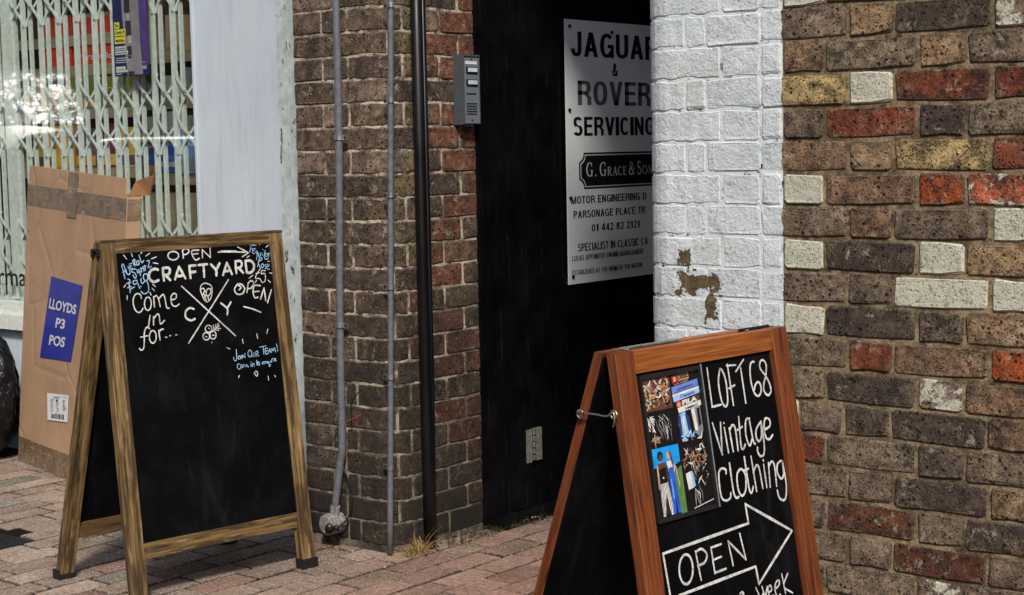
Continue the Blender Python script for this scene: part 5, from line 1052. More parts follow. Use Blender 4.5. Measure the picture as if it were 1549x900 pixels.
# chalk lettering: strokes in tenths of a millimetre on each board (across, height)
STROKES = json.loads('''[["L",3.6,"white",[[-60.2,1003.5,-63.5,997.2,-70.9,993.0,-80.4,991.8,-89.6,994.1,-95.9,999.2,-97.7,1005.7,-94.4,1011.9,-87.1,1016.2,-77.5,1017.3,-68.4,1015.1,-62.0,1010.0,-60.2,1003.5],[-45.0,994.3,-44.1,1007.2,-45.6,1017.8],[-45.6,1017.8,-34.9,1023.1,-24.3,1020.1,-23.9,1011.9,-34.1,1006.1,-42.3,1005.9],[13.7,1016.1,-11.1,1015.9,-11.9,1001.8,-2.1,987.0,12.1,990.9],[-11.0,1004.8,9.8,1005.9],[23.3,991.9,25.2,1017.3],[25.2,1017.3,51.6,990.9],[51.6,990.9,53.9,1020.5],[80.8,1006.3,117.4,1004.9,188.4,999.6],[89.6,1008.9,148.8,1005.5],[154.7,1018.4,192.6,998.1],[192.5,996.9,168.1,986.3]]],["L",7.5,"white",[[-136.0,965.6,-147.5,968.7,-161.6,964.3,-169.3,951.9,-166.8,937.9,-154.0,930.6,-137.1,934.8],[-120.4,969.5,-119.8,930.6],[-119.6,968.9,-101.6,969.3,-96.1,961.0,-101.5,950.3,-115.5,948.3],[-113.2,948.1,-97.2,931.0],[-63.2,970.9,-81.6,931.9],[-63.2,970.9,-44.3,932.4],[-75.2,941.5,-56.0,942.2],[-26.9,971.6,-26.7,932.2],[-27.1,970.2,-3.4,970.7],[-24.7,950.2,-6.1,951.4]]],["L",7.5,"white",[[5.7,970.7,38.1,971.5],[24.0,969.6,22.5,932.3],[50.0,970.8,67.2,950.7,66.1,933.6],[83.0,972.3,67.2,950.7],[109.2,971.8,90.5,933.6],[109.2,971.8,124.5,933.7],[96.1,945.2,117.5,946.2],[140.8,974.7,140.5,936.3],[140.7,973.5,159.3,973.5,163.7,962.4,155.4,953.3,143.1,952.9],[151.0,952.4,166.3,935.7],[178.0,973.6,179.3,936.1],[178.0,972.9,196.7,972.4,208.4,960.8,205.4,944.0,193.7,935.6,179.2,935.6]]],["L",2.6,"blue",[[-251.3,945.7,-254.4,969.4,-258.0,985.3,-252.7,989.9,-249.0,978.8,-245.6,962.9],[-257.5,965.7,-243.5,972.6],[-245.9,974.7,-243.0,960.8,-233.9,959.2,-232.9,971.9,-238.1,981.1],[-233.4,983.7,-226.8,973.5,-223.1,976.2],[-232.9,988.6,-223.8,990.0],[-232.5,981.7,-224.6,983.2],[-219.6,998.6,-214.8,980.6],[-219.6,998.6,-211.5,1001.1,-213.7,991.3,-216.7,990.5,-208.5,983.1],[-198.1,990.4,-199.4,986.7,-201.9,984.6,-204.6,984.8,-206.6,987.2,-207.0,990.9,-205.8,994.6,-203.3,996.7,-200.5,996.5,-198.6,994.1,-198.1,990.4],[-196.7,1014.0,-190.2,990.9,-181.7,996.3],[-211.3,972.5,-223.6,972.3,-225.4,965.5,-215.9,960.9,-212.1,950.8,-217.6,945.3,-222.7,955.5],[-201.5,969.9,-208.4,968.3,-204.8,960.2,-199.5,967.7,-198.5,955.8,-197.9,951.9],[-195.3,975.4,-192.3,961.4],[-192.2,973.2,-185.3,973.7,-184.5,964.8],[-181.0,982.4,-179.4,966.4],[-187.2,977.8,-175.7,979.7],[-171.9,993.7,-163.8,995.2,-166.0,985.4,-169.6,973.7,-157.9,977.3],[-242.1,945.0,-234.8,940.6,-239.1,931.1,-237.7,903.6],[-247.9,931.7,-232.1,934.5],[-247.1,919.0,-232.3,922.8],[-238.8,903.7,-234.2,915.1,-221.5,920.0],[-210.5,938.9,-224.0,937.9,-222.8,928.0,-211.3,931.1,-211.8,937.0,-204.9,913.9],[-201.3,920.5,-199.2,918.8],[-196.5,943.9,-198.3,938.1,-194.9,928.0,-180.4,936.8,-174.5,918.6,-177.4,903.0,-191.5,897.2,-201.8,905.8],[-176.0,956.3,-186.3,955.0,-188.7,943.3,-182.9,935.0,-174.2,942.3,-176.0,956.3]]],["L",2.6,"white",[[-248.6,1017.1,-239.0,1003.7],[-222.2,1021.4,-219.1,1009.4],[-185.6,1022.6,-189.5,1017.5],[-159.1,1017.1,-174.7,1008.7],[-137.8,1004.5,-156.5,999.7],[-151.1,987.4,-134.4,983.8],[-160.3,924.5,-151.1,915.9],[-163.9,912.9,-155.9,903.4],[-172.0,900.6,-168.5,891.5],[-249.1,896.6,-250.9,884.0],[-250.9,928.4,-257.8,921.7]]],["L",3.4,"white",[[-202.8,884.4,-205.1,895.4,-216.1,899.9,-226.5,892.3,-231.8,875.9,-227.9,854.0,-216.8,843.6,-205.3,848.6,-200.4,856.1],[-180.5,886.8,-175.1,883.8,-171.7,876.2,-171.2,866.3,-173.8,856.6,-178.8,849.8,-184.9,847.6,-190.3,850.7,-193.7,858.2,-194.1,868.1,-191.5,877.8,-186.5,884.6,-180.5,886.8],[-161.1,887.3,-161.2,854.6],[-160.7,883.6,-151.3,889.0,-145.4,878.8,-141.7,854.8],[-144.1,878.7,-128.8,890.9,-123.0,879.5,-119.8,851.3,-110.6,848.1],[-102.9,871.9,-85.5,875.4,-82.8,887.4,-92.3,890.6,-102.0,879.1,-100.2,858.2,-88.2,851.9,-74.8,858.2],[-179.1,832.7,-188.4,797.9],[-167.7,828.6,-170.6,802.3],[-168.6,820.2,-154.6,834.0,-148.3,828.2,-146.9,803.9,-131.3,813.4],[-184.1,792.7,-193.1,798.3,-202.8,784.8,-206.5,758.8,-210.7,737.7,-219.4,732.5,-225.0,738.6],[-218.0,770.6,-191.7,773.0],[-174.3,786.5,-168.8,783.5,-165.4,776.3,-164.9,766.9,-167.4,757.7,-172.4,751.3,-178.4,749.4,-183.8,752.4,-187.3,759.6,-187.8,769.0,-185.2,778.1,-180.3,784.6,-174.3,786.5],[-154.4,786.4,-152.8,756.1],[-154.8,778.0,-146.0,786.9,-137.6,787.3],[-134.8,762.9,-127.8,762.2],[-119.1,765.8,-114.8,765.9],[-98.5,766.3,-92.8,766.5]]],["L",3.6,"white",[[-61.1,911.1,26.6,827.6,114.8,743.9],[109.8,919.3,26.6,827.6,-56.2,737.0]]],["L",5.2,"white",[[-24.3,838.0,-39.4,843.0,-55.2,833.0,-56.0,814.4,-39.1,804.9,-24.5,809.0],[72.4,849.2,93.7,830.3,92.1,811.3],[110.3,849.5,93.7,830.3]]],["L",2.8,"white",[[24.1,914.4,10.8,910.0,4.4,895.6,7.6,881.8,15.0,863.7,26.8,856.6,39.4,868.6,46.3,892.5,42.2,906.4,24.1,914.4],[6.0,895.5,15.9,898.8,22.5,887.5,31.5,896.3,45.6,893.9],[10.4,878.9,14.0,882.7,20.0,893.1],[15.7,870.4,23.0,878.0,24.1,887.4],[23.0,878.0,28.6,872.1,30.2,858.5],[28.6,872.1,41.3,884.7,38.9,891.7],[14.0,882.7,19.0,871.5,21.1,861.9],[31.4,773.2,28.3,767.1,21.9,763.8,14.5,764.4,9.0,768.9,7.5,775.3,10.5,781.4,16.9,784.7,24.3,784.1,29.8,779.7,31.4,773.2],[20.8,751.2,17.8,744.8,11.3,741.3,4.0,742.0,-1.5,746.6,-3.0,753.4,0.1,759.8,6.5,763.3,13.8,762.6,19.3,758.0,20.8,751.2],[44.3,753.1,41.4,746.2,35.3,742.4,28.5,743.0,23.5,747.9,22.2,755.1,25.2,762.0,31.2,765.9,38.0,765.2,43.0,760.4,44.3,753.1],[19.1,777.0,22.9,773.9],[6.6,751.2,10.6,750.8],[30.7,754.3,36.9,752.4],[30.3,763.8,42.4,772.2,59.4,780.2],[37.5,784.8,38.5,771.2],[47.1,785.3,44.1,772.9],[57.1,788.5,49.2,775.6],[63.1,771.1,47.4,773.6],[56.1,766.4,38.9,769.8]]],["L",3.8,"white",[[138.8,902.2,127.1,886.6,135.2,872.2,154.9,872.1,164.9,886.5,155.1,901.0,138.8,902.2,152.3,891.6,143.2,884.0],[172.2,873.6,180.0,902.0],[179.0,902.1,192.6,910.0,201.4,900.5,189.8,887.5,179.0,885.5],[225.4,891.8,203.9,893.4,195.1,876.0,199.3,856.3,212.7,856.7],[198.2,874.4,218.3,874.8],[220.1,849.2,237.9,884.0],[237.9,884.0,239.6,843.5],[245.4,836.0,264.9,875.9],[154.9,831.6,188.4,821.2,217.5,808.3]]],["L",2.2,"white",[[137.8,730.8,140.2,718.2],[193.8,743.4,195.2,728.1],[237.0,754.7,231.8,739.9],[78.5,711.1,89.1,705.5],[25.7,733.2,27.4,731.2]]],["L",2.2,"blue",[[204.8,1016.7,198.7,999.2],[198.7,1022.7,225.5,1018.8],[222.3,1008.4,209.8,1009.9,210.9,1003.4,217.8,1003.8,210.9,1003.4,209.0,995.3,215.6,994.1],[225.3,1000.9,220.4,997.9,224.4,993.6,228.2,1000.7,220.8,972.7],[229.8,994.9,230.1,984.3,236.1,985.6,238.3,995.3],[244.0,994.1,245.0,985.9],[248.7,1005.0,250.2,1004.2],[257.8,1001.5,249.8,981.5],[267.3,991.1,256.4,990.1,255.3,982.0,263.5,984.0,270.1,989.3,264.3,974.9,253.4,974.0,253.2,980.5],[268.3,991.1,279.3,991.6],[232.3,978.5,222.1,951.5],[232.4,979.3,242.0,977.9,238.3,971.6,225.9,965.9,233.2,945.9],[245.3,953.3,244.0,949.7,241.6,947.6,239.0,947.8,237.1,950.1,236.7,953.8,238.0,957.4,240.4,959.5,243.0,959.3,244.9,956.9,245.3,953.3],[255.3,957.5,250.0,954.6,255.0,947.7,249.6,943.2],[257.2,949.2,266.4,951.9,262.1,957.1,257.2,949.2,259.2,941.7,267.1,941.2]]],["L",2.4,"white",[[233.2,945.9,224.4,938.3,209.2,917.4,225.3,913.9,233.5,901.1,245.0,906.0,247.9,922.1,244.9,929.6,234.0,928.7,236.2,938.4,250.8,937.4],[212.8,931.0,226.6,932.5],[187.0,1029.9,198.1,1026.0],[219.1,1030.6,221.4,1025.6],[246.2,1027.5,237.5,1020.6],[272.6,1017.9,260.9,1011.1],[196.4,988.0,184.2,983.0],[262.3,966.1,270.2,966.7],[264.6,929.1,275.3,927.6],[256.0,907.7,264.8,898.9],[201.6,926.9,184.9,917.5],[213.1,909.9,206.3,902.2]]],["L",2.2,"blue",[[111.6,702.7,110.0,673.5,104.6,667.7,99.3,671.4,99.4,680.1],[124.6,676.0,123.3,673.3,120.8,671.8,117.9,672.1,115.7,674.1,115.2,676.9,116.4,679.6,119.0,681.1,121.9,680.8,124.0,678.8,124.6,676.0],[127.3,682.8,128.3,672.4],[130.9,672.9,132.1,683.2],[132.1,683.2,140.5,673.5],[140.5,673.5,141.7,687.8],[167.3,683.9,165.2,677.9,161.1,674.5,156.6,675.0,153.5,679.1,152.9,685.4,155.0,691.4,159.1,694.8,163.5,694.4,166.7,690.2,167.3,683.9],[168.0,686.7,167.8,677.2,174.3,674.9,176.6,685.9],[181.6,687.0,182.7,672.5],[181.6,687.0,189.6,689.4,190.8,682.9,183.7,680.4,193.5,673.8],[198.8,700.6,224.4,702.9],[212.4,700.9,212.4,676.7],[229.2,694.4,219.3,693.7,220.3,677.5,228.2,678.3],[220.0,686.4,228.3,686.9],[230.2,678.9,235.9,692.9],[235.9,692.9,239.1,679.7],[231.9,684.4,238.3,685.4],[242.2,680.2,244.7,692.9],[244.7,692.9,249.6,684.3],[249.6,684.3,254.7,694.3],[254.7,694.3,257.8,679.4],[263.7,705.6,265.9,688.4],[264.2,683.3,266.8,683.1],[120.3,656.5,111.7,655.8,109.6,646.5,114.6,640.9,121.6,643.7],[129.2,648.4,128.2,645.9,126.1,644.5,123.8,644.8,122.1,646.6,121.7,649.2,122.8,651.7,124.8,653.1,127.2,652.9,128.8,651.1,129.2,648.4],[131.3,645.0,133.2,652.8,138.7,650.6,139.0,645.0],[141.5,650.3,146.4,651.4,143.1,647.8,151.3,644.5],[160.0,652.4,160.5,644.0],[160.7,658.4,162.2,657.9],[164.7,643.6,165.8,652.6,171.4,651.2,171.5,644.0],[182.8,662.0,182.7,646.0],[180.5,654.3,189.4,655.7],[192.8,649.0,191.8,646.7,189.7,645.5,187.3,645.7,185.6,647.4,185.1,649.8,186.2,652.0,188.2,653.3,190.6,653.0,192.3,651.4,192.8,649.0],[210.5,653.6,203.5,652.7,203.5,647.9,210.7,647.9],[212.8,648.5,213.5,654.1,218.3,653.6,218.6,648.7],[226.1,653.6,221.8,650.8,224.4,648.1,227.8,651.8,228.0,637.3,233.6,643.1],[234.0,654.4,235.4,649.4],[238.3,649.1,240.4,658.5,247.6,661.0],[247.4,651.4,250.4,659.1,255.3,659.4,251.9,655.8,256.3,651.3]]],["L",2.4,"white",[[167.7,621.2,176.3,628.3,181.5,622.9,178.2,612.1,171.3,619.2],[219.5,608.4,219.8,594.7],[138.0,732.0,139.2,718.3],[244.0,608.1,247.3,602.9],[113.3,622.4,109.6,614.8]]],["R",5.0,"white",[[7.7,895.6,7.5,823.1],[6.2,823.3,35.8,824.4],[45.9,889.8,36.0,864.6,38.0,831.5,47.5,818.9,56.8,829.2,59.2,863.6,53.1,884.9,45.9,889.8],[70.7,895.4,72.3,818.2],[67.5,893.2,96.4,891.3],[64.5,850.6,85.0,854.8],[123.1,899.0,93.4,878.8],[110.3,884.4,111.5,817.4],[156.3,891.2,146.0,890.6,139.7,879.5,137.0,856.2,142.6,833.7,153.7,825.7,164.9,832.7,165.8,846.2,158.5,852.1,148.5,846.5,142.8,837.1],[186.3,860.8,171.9,877.6,176.3,889.9,186.7,890.5,193.1,880.4,186.9,860.7,178.0,848.1,174.4,833.3,185.2,823.5,197.2,830.6,195.1,846.1,186.3,860.8]]],["R",5.0,"white",[[0.5,795.2,17.3,733.9],[24.9,792.8,17.3,733.9],[34.3,781.9,36.8,734.6],[34.8,790.6,35.1,789.4],[48.6,779.0,51.6,734.2],[49.2,775.4,59.9,782.8,67.1,774.7,66.6,733.8],[82.7,795.9,77.8,742.9,83.5,734.9,91.5,742.7],[70.9,771.5,90.2,776.1],[116.0,788.0,103.3,786.0,97.1,759.9,104.2,738.2,116.7,751.8],[114.1,786.4,118.0,744.4,123.0,739.1],[151.0,777.9,132.5,765.9,128.7,750.1,136.1,741.8,146.2,751.3,150.1,774.4,150.8,737.9,145.7,716.9,134.1,714.0,127.0,723.2,128.1,732.1],[156.3,760.8,176.4,765.4,177.9,778.0,164.3,780.7,156.7,762.6,160.3,744.8,170.6,741.5,182.4,748.1],[20.9,698.2,21.2,706.0,8.8,709.7,-0.1,703.2,-3.3,682.7,-1.6,658.0,11.4,650.6,24.0,653.8,27.5,662.8],[35.5,716.2,35.7,665.9,41.2,650.9,50.3,651.2],[64.8,700.3,53.6,691.3,50.9,667.0,59.4,651.4,73.4,659.8,79.1,683.8,73.1,697.2,64.8,700.3],[83.2,720.7,83.7,690.2,85.2,657.9,91.5,652.4,98.6,662.9],[74.2,695.3,91.4,697.1],[104.2,718.5,106.8,651.7],[104.4,687.0,116.4,698.7,124.4,692.9,127.4,653.8],[139.6,697.9,139.9,653.5],[140.2,706.8,140.8,704.0],[155.6,699.1,150.7,652.7],[155.4,691.8,166.7,699.2,173.7,689.1,171.5,651.2],[197.9,696.4,183.8,691.2,179.9,675.3,189.7,662.9,199.6,670.5,201.0,695.9,203.4,653.4,197.4,628.8,187.7,622.1,174.9,628.8,171.6,643.9]]],["R",5.2,"white",[[-113.5,549.7,-117.8,539.2,-125.1,531.5,-133.7,528.2,-142.1,529.9,-148.6,536.2,-151.9,545.9,-151.4,557.1,-147.1,567.6,-140.0,575.3,-131.3,578.7,-122.9,577.1,-116.3,570.8,-113.0,561.0,-113.5,549.7],[-99.5,579.2,-94.2,526.4],[-99.9,577.4,-81.5,579.8,-68.6,567.5,-77.2,555.4,-99.0,552.7],[-22.4,577.7,-54.3,576.7],[-54.1,577.6,-52.7,529.9],[-52.9,553.7,-25.8,555.4],[-52.5,530.9,-16.8,531.8],[5.2,533.1,-0.2,578.6],[-0.2,578.6,45.8,536.2],[45.8,536.2,37.4,585.9]]],["R",6.5,"white",[[-184.4,517.7,-188.7,591.2],[-188.7,591.2,68.4,599.1],[68.4,599.1,66.5,635.7],[66.3,634.8,202.0,561.4],[202.0,561.4,74.7,485.5],[74.7,485.5,72.0,518.5],[72.0,518.5,-160.5,512.8]]],["R",4.0,"white",[[63.2,481.7,70.0,466.1,72.3,453.5],[82.2,479.9,88.6,462.3,99.1,476.4],[72.3,453.5,84.4,467.2,86.7,454.5,99.1,476.4],[99.7,464.1,111.3,467.8,108.1,476.7,99.4,470.3,102.9,455.2,114.1,457.0],[119.9,466.1,135.6,471.1,137.8,480.0,126.2,477.1,121.1,463.8,126.9,450.3,136.9,454.4],[149.3,490.0,152.8,452.1],[168.8,487.2,150.7,466.0,175.8,448.4],[12.6,480.0,20.0,482.5,24.0,477.6,19.2,464.6,9.0,464.7],[19.6,480.5,24.2,463.6],[223.3,564.0,223.9,557.5]]]]''')
inc = {'L': 0, 'R': 0}; DEP = {'L': pandep, 'R': .0135}
for board, wpx, col, strokes in STROKES:
    q = qL if board == 'L' else qR; root = panL if board == 'L' else panR; H = (PL if board == 'L' else PR)[6]
    k = 1/760 if board == 'L' else 1/1050
    groups = []       # strokes that lie close together form one word
    for st in strokes:
        bb = [min(st[0::2]), max(st[0::2]), min(st[1::2]), max(st[1::2])]; hit = [g for g in groups if any(bb[0]-12 < c[1] and c[0]-12 < bb[1] and bb[2]-8 < c[3] and c[2]-8 < bb[3] for c in g[1])]
        ng = ([s_ for g in hit for s_ in g[0]]+[st], [c for g in hit for c in g[1]]+[bb]); groups = [g for g in groups if g not in hit]+[ng]
    for st, first, last in [(s_, i == 0, i == len(g[0])-1) for g in groups for i, s_ in enumerate(g[0])]:
        if first: mb = MB()
        pts = [(st[i]/1000, st[i+1]/1000) for i in range(0, len(st), 2)]
        sm = smoothline([(a, b) for a, b in pts], 5) if len(pts) > 2 else [Vector(pts[0]), Vector(pts[0]).lerp(Vector(pts[1]), .5), Vector(pts[1])]
        inc[board] += 1; n = DEP[board]-.0007-.00003*(inc[board] % 40); w = wpx*k/2*.9*(.9 if wpx > 7 else 1)
        ph = rnd.uniform(0, 50); L = []; Rr = []
        for i, p in enumerate(sm):
            d = (sm[min(i+1, len(sm)-1)]-sm[max(i-1, 0)]); d = d.normalized() if d.length > 1e-6 else Vector((1, 0))
            nn = Vector((-d.y, d.x)); ww = w*(1+.22*noise.noise(Vector((i*.6, ph, 0))))
            if i == 0: p = p-d*w*.5
            if i == len(sm)-1: p = p+d*w*.5
            e = .78 if i in (0, len(sm)-1) else 1
            L.append(q(*(p+nn*ww*e), 1, n)); Rr.append(q(*(p-nn*ww*e), 1, n))
        b = len(mb.v); mb.v += [tuple(x) for x in L+Rr]; N = len(L)
        for i in range(N-1): mb.f.append((b+i, b+i+1, b+N+i+1, b+N+i)); mb.m.append(0)
        if last: mb.uv = []; mb.build('chalk_writing', MAT[col], root)
# chalk smudge dots
# ------------------------------------------------------------------ poster in the clothing board
def C(n, c): return simple(n, c, .3, nscale=60, var=.25, bump=0, spec=.5)
pal = [C('print_black', (.008, .007, .008)), C('print_white', (.70, .70, .68)), C('print_tan', (.42, .27, .17)), C('print_brown', (.11, .05, .03)), C('print_red', (.50, .03, .02)), C('print_navy', (.03, .045, .16)),
       C('print_blue', (.02, .12, .60)), C('print_light_blue', (.30, .52, .85)), C('print_sky', (.01, .33, .85)), C('print_green', (.10, .22, .06)), C('print_grey', (.22, .22, .23)), C('print_skin', (.52, .33, .24)), C('print_orange', (.62, .25, .06)), C('print_periwinkle', (.14, .22, .62))]
fr_ = MB()
for (a0, a1, z0, z1) in ((-.194, -.188, .644, .904), (-.023, -.017, .644, .904), (-.188, -.023, .896, .904), (-.188, -.023, .644, .650)):
    P4 = [qR(a0, z0, 1, .0075), qR(a1, z0, 1, .0075), qR(a1, z1, 1, .0075), qR(a0, z1, 1, .0075)]; B4 = [qR(a0, z0, 1, .0134), qR(a1, z0, 1, .0134), qR(a1, z1, 1, .0134), qR(a0, z1, 1, .0134)]
    b = len(fr_.v); fr_.v += [tuple(x) for x in P4+B4]
    for f in ((0, 1, 2, 3), (0, 4, 5, 1), (1, 5, 6, 2), (2, 6, 7, 3), (3, 7, 4, 0)): fr_.f.append(tuple(b+i for i in f)); fr_.m.append(0)
fr_.uv = []; pf = fr_.build('poster_frame', [MAT['rubber']], rb_)
mb = MB(); mb.tube([qR(-.0175, .645, 1, .007), qR(-.0175, .906, 1, .007)], .0016, 6); mb.build('frame_edge', MAT['conduit'], pf)
A0, A1, Z0, Z1 = -.188, -.023, .650, .896
def Q(u, v, k=1): return qR(A0+(A1-A0)*u, Z1-(Z1-Z0)*v, 1, .0135-.0006-.00006*k)      # v runs down
def PG(mb, pts, m, k=1): mb.poly([Q(*p, k) for p in pts][::-1], m, [(0, 0)]*len(pts))
mb = MB(); PG(mb, [(0, 0), (1, 0), (1, 1), (0, 1)], 0, 0); ps = mb.build('poster', pal, pf)
rq = random.Random(4)
def sliver(mb, u, v, L, w, an, m, k):
    dx, dy = math.cos(an)*L/2, math.sin(an)*L/2*.7; nx, ny = -math.sin(an)*w/2, math.cos(an)*w/2*.7
    bend = rq.uniform(-.3, .3)*L; mx, my = u-math.sin(an)*bend, v+math.cos(an)*bend*.7
    PG(mb, [(u-dx-nx*.4, v-dy-ny*.4), (mx-nx, my-ny), (u+dx-nx*.3, v+dy-ny*.3), (u+dx+nx*.3, v+dy+ny*.3), (mx+nx, my+ny), (u-dx+nx*.4, v-dy+ny*.4)], m, k)
def clutter(mb, u0, v0, u1, v1, n, cols, L=(.05, .16), w=(.008, .03), an=None, k0=2):
    for i in range(n):
        l = rq.uniform(*L); sliver(mb, rq.uniform(u0+l*.4, u1-l*.4), rq.uniform(v0+l*.3, v1-l*.3), l, rq.uniform(*w), rq.uniform(0, 3.14) if an is None else an+rq.uniform(-.3, .3), rq.choice(cols), k0+(i % 12))
mb = MB()      # left: crowded clothes rail
PG(mb, [(0, .0), (.49, .0), (.49, .24), (0, .24)], 3); clutter(mb, .0, .0, .49, .24, 110, [0, 0, 1, 2, 2, 3, 12, 1, 4, 11]); mb.build('picture', pal, ps)
mb = MB(); PG(mb, [(0, .245), (.49, .245), (.49, .50), (0, .50)], 0); clutter(mb, .0, .25, .16, .40, 22, [1, 2, 10, 1], (.04, .1)); clutter(mb, .12, .27, .48, .48, 26, [10, 0, 0, 10, 1], (.12, .22), (.006, .014), 1.35); clutter(mb, .05, .4, .25, .5, 10, [10, 2, 0]); mb.build('picture', pal, ps)
mb = MB()      # two people in dungarees on grass
PG(mb, [(0, .50), (.5, .50), (.5, 1), (0, 1)], 0); PG(mb, [(.0, .505), (.49, .505), (.49, .63), (.33, .66), (.18, .62), (.0, .65)], 8, 2)
PG(mb, [(.36, .70), (.5, .66), (.5, 1), (.40, 1)], 9, 2); PG(mb, [(.0, .66), (.06, .65), (.06, 1), (.0, 1)], 0, 2)
def oval(mb, u, v, ru, rv, m, k): PG(mb, [(u+ru*math.cos(a), v+rv*math.sin(a)) for a in [R_(30*q) for q in range(12)]], m, k)
oval(mb, .16, .565, .050, .036, 0, 5); oval(mb, .165, .575, .034, .026, 3, 6)
PG(mb, [(.10, .615), (.24, .61), (.25, .70), (.245, .76), (.10, .76), (.09, .69)], 3, 5); PG(mb, [(.11, .655), (.23, .65), (.235, .76), (.11, .76)], 0, 6); oval(mb, .17, .72, .012, .008, 1, 8)
PG(mb, [(.10, .76), (.24, .755), (.26, .87), (.28, .99), (.23, .99), (.18, .83), (.13, .99), (.09, .99), (.09, .87)], 1, 6)
for q_ in range(7): u = .105+.021*q_; PG(mb, [(u, .76), (u+.008, .76), (u+.016+(u-.17)*.3, .98), (u+.008+(u-.17)*.3, .98)], 3, 8)
PG(mb, [(.08, .63), (.105, .62), (.10, .74), (.085, .80), (.07, .79)], 11, 7)
oval(mb, .30, .570, .034, .030, 11, 7); PG(mb, [(.30, .535), (.345, .55), (.37, .62), (.365, .68), (.335, .62), (.32, .56)], 3, 8)
PG(mb, [(.26, .61), (.36, .61), (.385, .66), (.37, .70), (.27, .70)], 1, 6); PG(mb, [(.27, .66), (.355, .655), (.375, .76), (.385, .88), (.40, .99), (.35, .99), (.325, .86), (.315, .99), (.265, .99), (.27, .85), (.265, .74)], 6, 9)
PG(mb, [(.38, .64), (.41, .66), (.435, .79), (.42, .82), (.40, .73)], 11, 8); PG(mb, [(.29, .74), (.30, .74), (.31, .88), (.295, .88)], 7, 10); PG(mb, [(.34, .76), (.35, .76), (.37, .93), (.355, .93)], 5, 10)
mb.build('picture', pal, ps)
mb = MB()      # stacked sweatshirts with brand words
PG(mb, [(.5, 0), (1, 0), (1, .27), (.5, .27)], 0)
PG(mb, [(.53, .015), (.63, .012), (.635, .065), (.535, .07)], 4, 3); PG(mb, [(.64, .012), (.83, .0), (.835, .055), (.645, .06)], 2, 3)
PG(mb, [(.51, .095), (.98, .065), (.985, .115), (.51, .145)], 13, 3); PG(mb, [(.51, .15), (.99, .12), (.99, .17), (.52, .205)], 7, 3); PG(mb, [(.51, .15), (.99, .12), (.99, .135), (.51, .165)], 1, 4)
PG(mb, [(.55, .21), (.98, .18), (.98, .225), (.56, .245)], 3, 3); PG(mb, [(.57, .25), (.99, .225), (.99, .262), (.58, .29)], 1, 3)
def PT_(mb, txt, u0, u1, v, h, m, k, sl=-.06, off=.03): text_into(mb, txt, lambda u, z: Q(u, v+sl*(u-u0)-z, k), off, None, u0, u1, 0, h, m)
PT_(mb, 'D', .565, .60, .058, .032, 1, 6, off=.05); PT_(mb, 'DIESEL', .655, .82, .050, .034, 0, 6); PT_(mb, 'RAISE NUMBER', .56, .82, .085, .010, 2, 6)
PT_(mb, 'Champion', .64, .90, .185, .026, 5, 7); PT_(mb, 'CHAMPION', .60, .88, .130, .018, 5, 7); PT_(mb, 'FILA', .66, .93, .240, .036, 1, 7, off=.05); PT_(mb, 'UMBRO', .70, .93, .276, .018, 0, 7, off=.04)
oval(mb, .595, .225, .045, .028, 4, 5); oval(mb, .60, .228, .03, .018, 11, 6)
mb.build('picture', pal, ps)
mb = MB()      # denim jackets
PG(mb, [(.5, .285), (1, .26), (1, .52), (.5, .52)], 0); PG(mb, [(.58, .30), (.68, .285), (.74, .34), (.76, .49), (.58, .50), (.55, .37)], 7, 3); PG(mb, [(.55, .32), (.60, .30), (.60, .48), (.56, .48)], 5, 4); PG(mb, [(.68, .30), (.74, .32), (.755, .42), (.71, .44)], 5, 4); PG(mb, [(.63, .32), (.66, .32), (.665, .50), (.635, .50)], 1, 5)
PG(mb, [(.79, .275), (.96, .265), (.97, .45), (.88, .49), (.82, .44)], 10, 3); PG(mb, [(.80, .28), (.86, .275), (.88, .44), (.83, .44)], 1, 4); PG(mb, [(.90, .28), (.945, .28), (.95, .40), (.90, .42)], 0, 4); clutter(mb, .52, .42, .98, .52, 14, [1, 10, 7, 0]); mb.build('picture', pal, ps)
mb = MB()      # shoes and rails
PG(mb, [(.5, .525), (1, .525), (1, .98), (.5, 1)], 0); clutter(mb, .52, .52, .98, .72, 55, [1, 10, 0, 2, 3, 10, 12], (.05, .14), (.008, .024)); PG(mb, [(.55, .73), (.63, .72), (.66, .84), (.57, .85)], 1, 16); PG(mb, [(.63, .72), (.67, .72), (.70, .83), (.66, .84)], 7, 17)
clutter(mb, .66, .66, .98, .85, 40, [1, 0, 10, 2, 0], (.03, .12), (.006, .02)); clutter(mb, .55, .84, .85, .98, 16, [1, 0, 10, 0], (.10, .2), (.006, .02), 1.45); mb.build('picture', pal, ps)
mb = MB()
for a in ((.62, .985, .98, .955),): PG(mb, [(a[0], a[1]), (a[2], a[3]), (a[2], a[3]+.006), (a[0], a[1]+.006)], 1, 20)
mb.build('edge_glint', pal, ps)
# ------------------------------------------------------------------ weeds and litter
def blades(name, spots, mat, parent=None, **kw):
    mb = MB()
    for (x, y, n, h, spread) in spots:
        for _ in range(n):
            a = rnd.uniform(0, 6.28); l = rnd.uniform(.4, 1)*h; bx, by = x+rnd.gauss(0, spread*.35), y+rnd.gauss(0, spread*.35); w = rnd.uniform(.0008, .0018)
            px, py = -math.sin(a)*w, math.cos(a)*w; cur = rnd.uniform(.2, 2.2); pv = None
            for k in range(5):
                t = k/4; q = Vector((bx+math.cos(a)*l*cur*t*t, by+math.sin(a)*l*cur*t*t, .002+l*t*(1-.35*cur*t))); ww = (1-t*.8)
                c = (Vector((q.x-px*ww, q.y-py*ww, q.z)), Vector((q.x+px*ww, q.y+py*ww, q.z)))
                if pv: mb.quad(pv[0], pv[1], c[1], c[0])
                pv = c
    mb.uv = []; return mb.build(name, mat, parent, **kw)
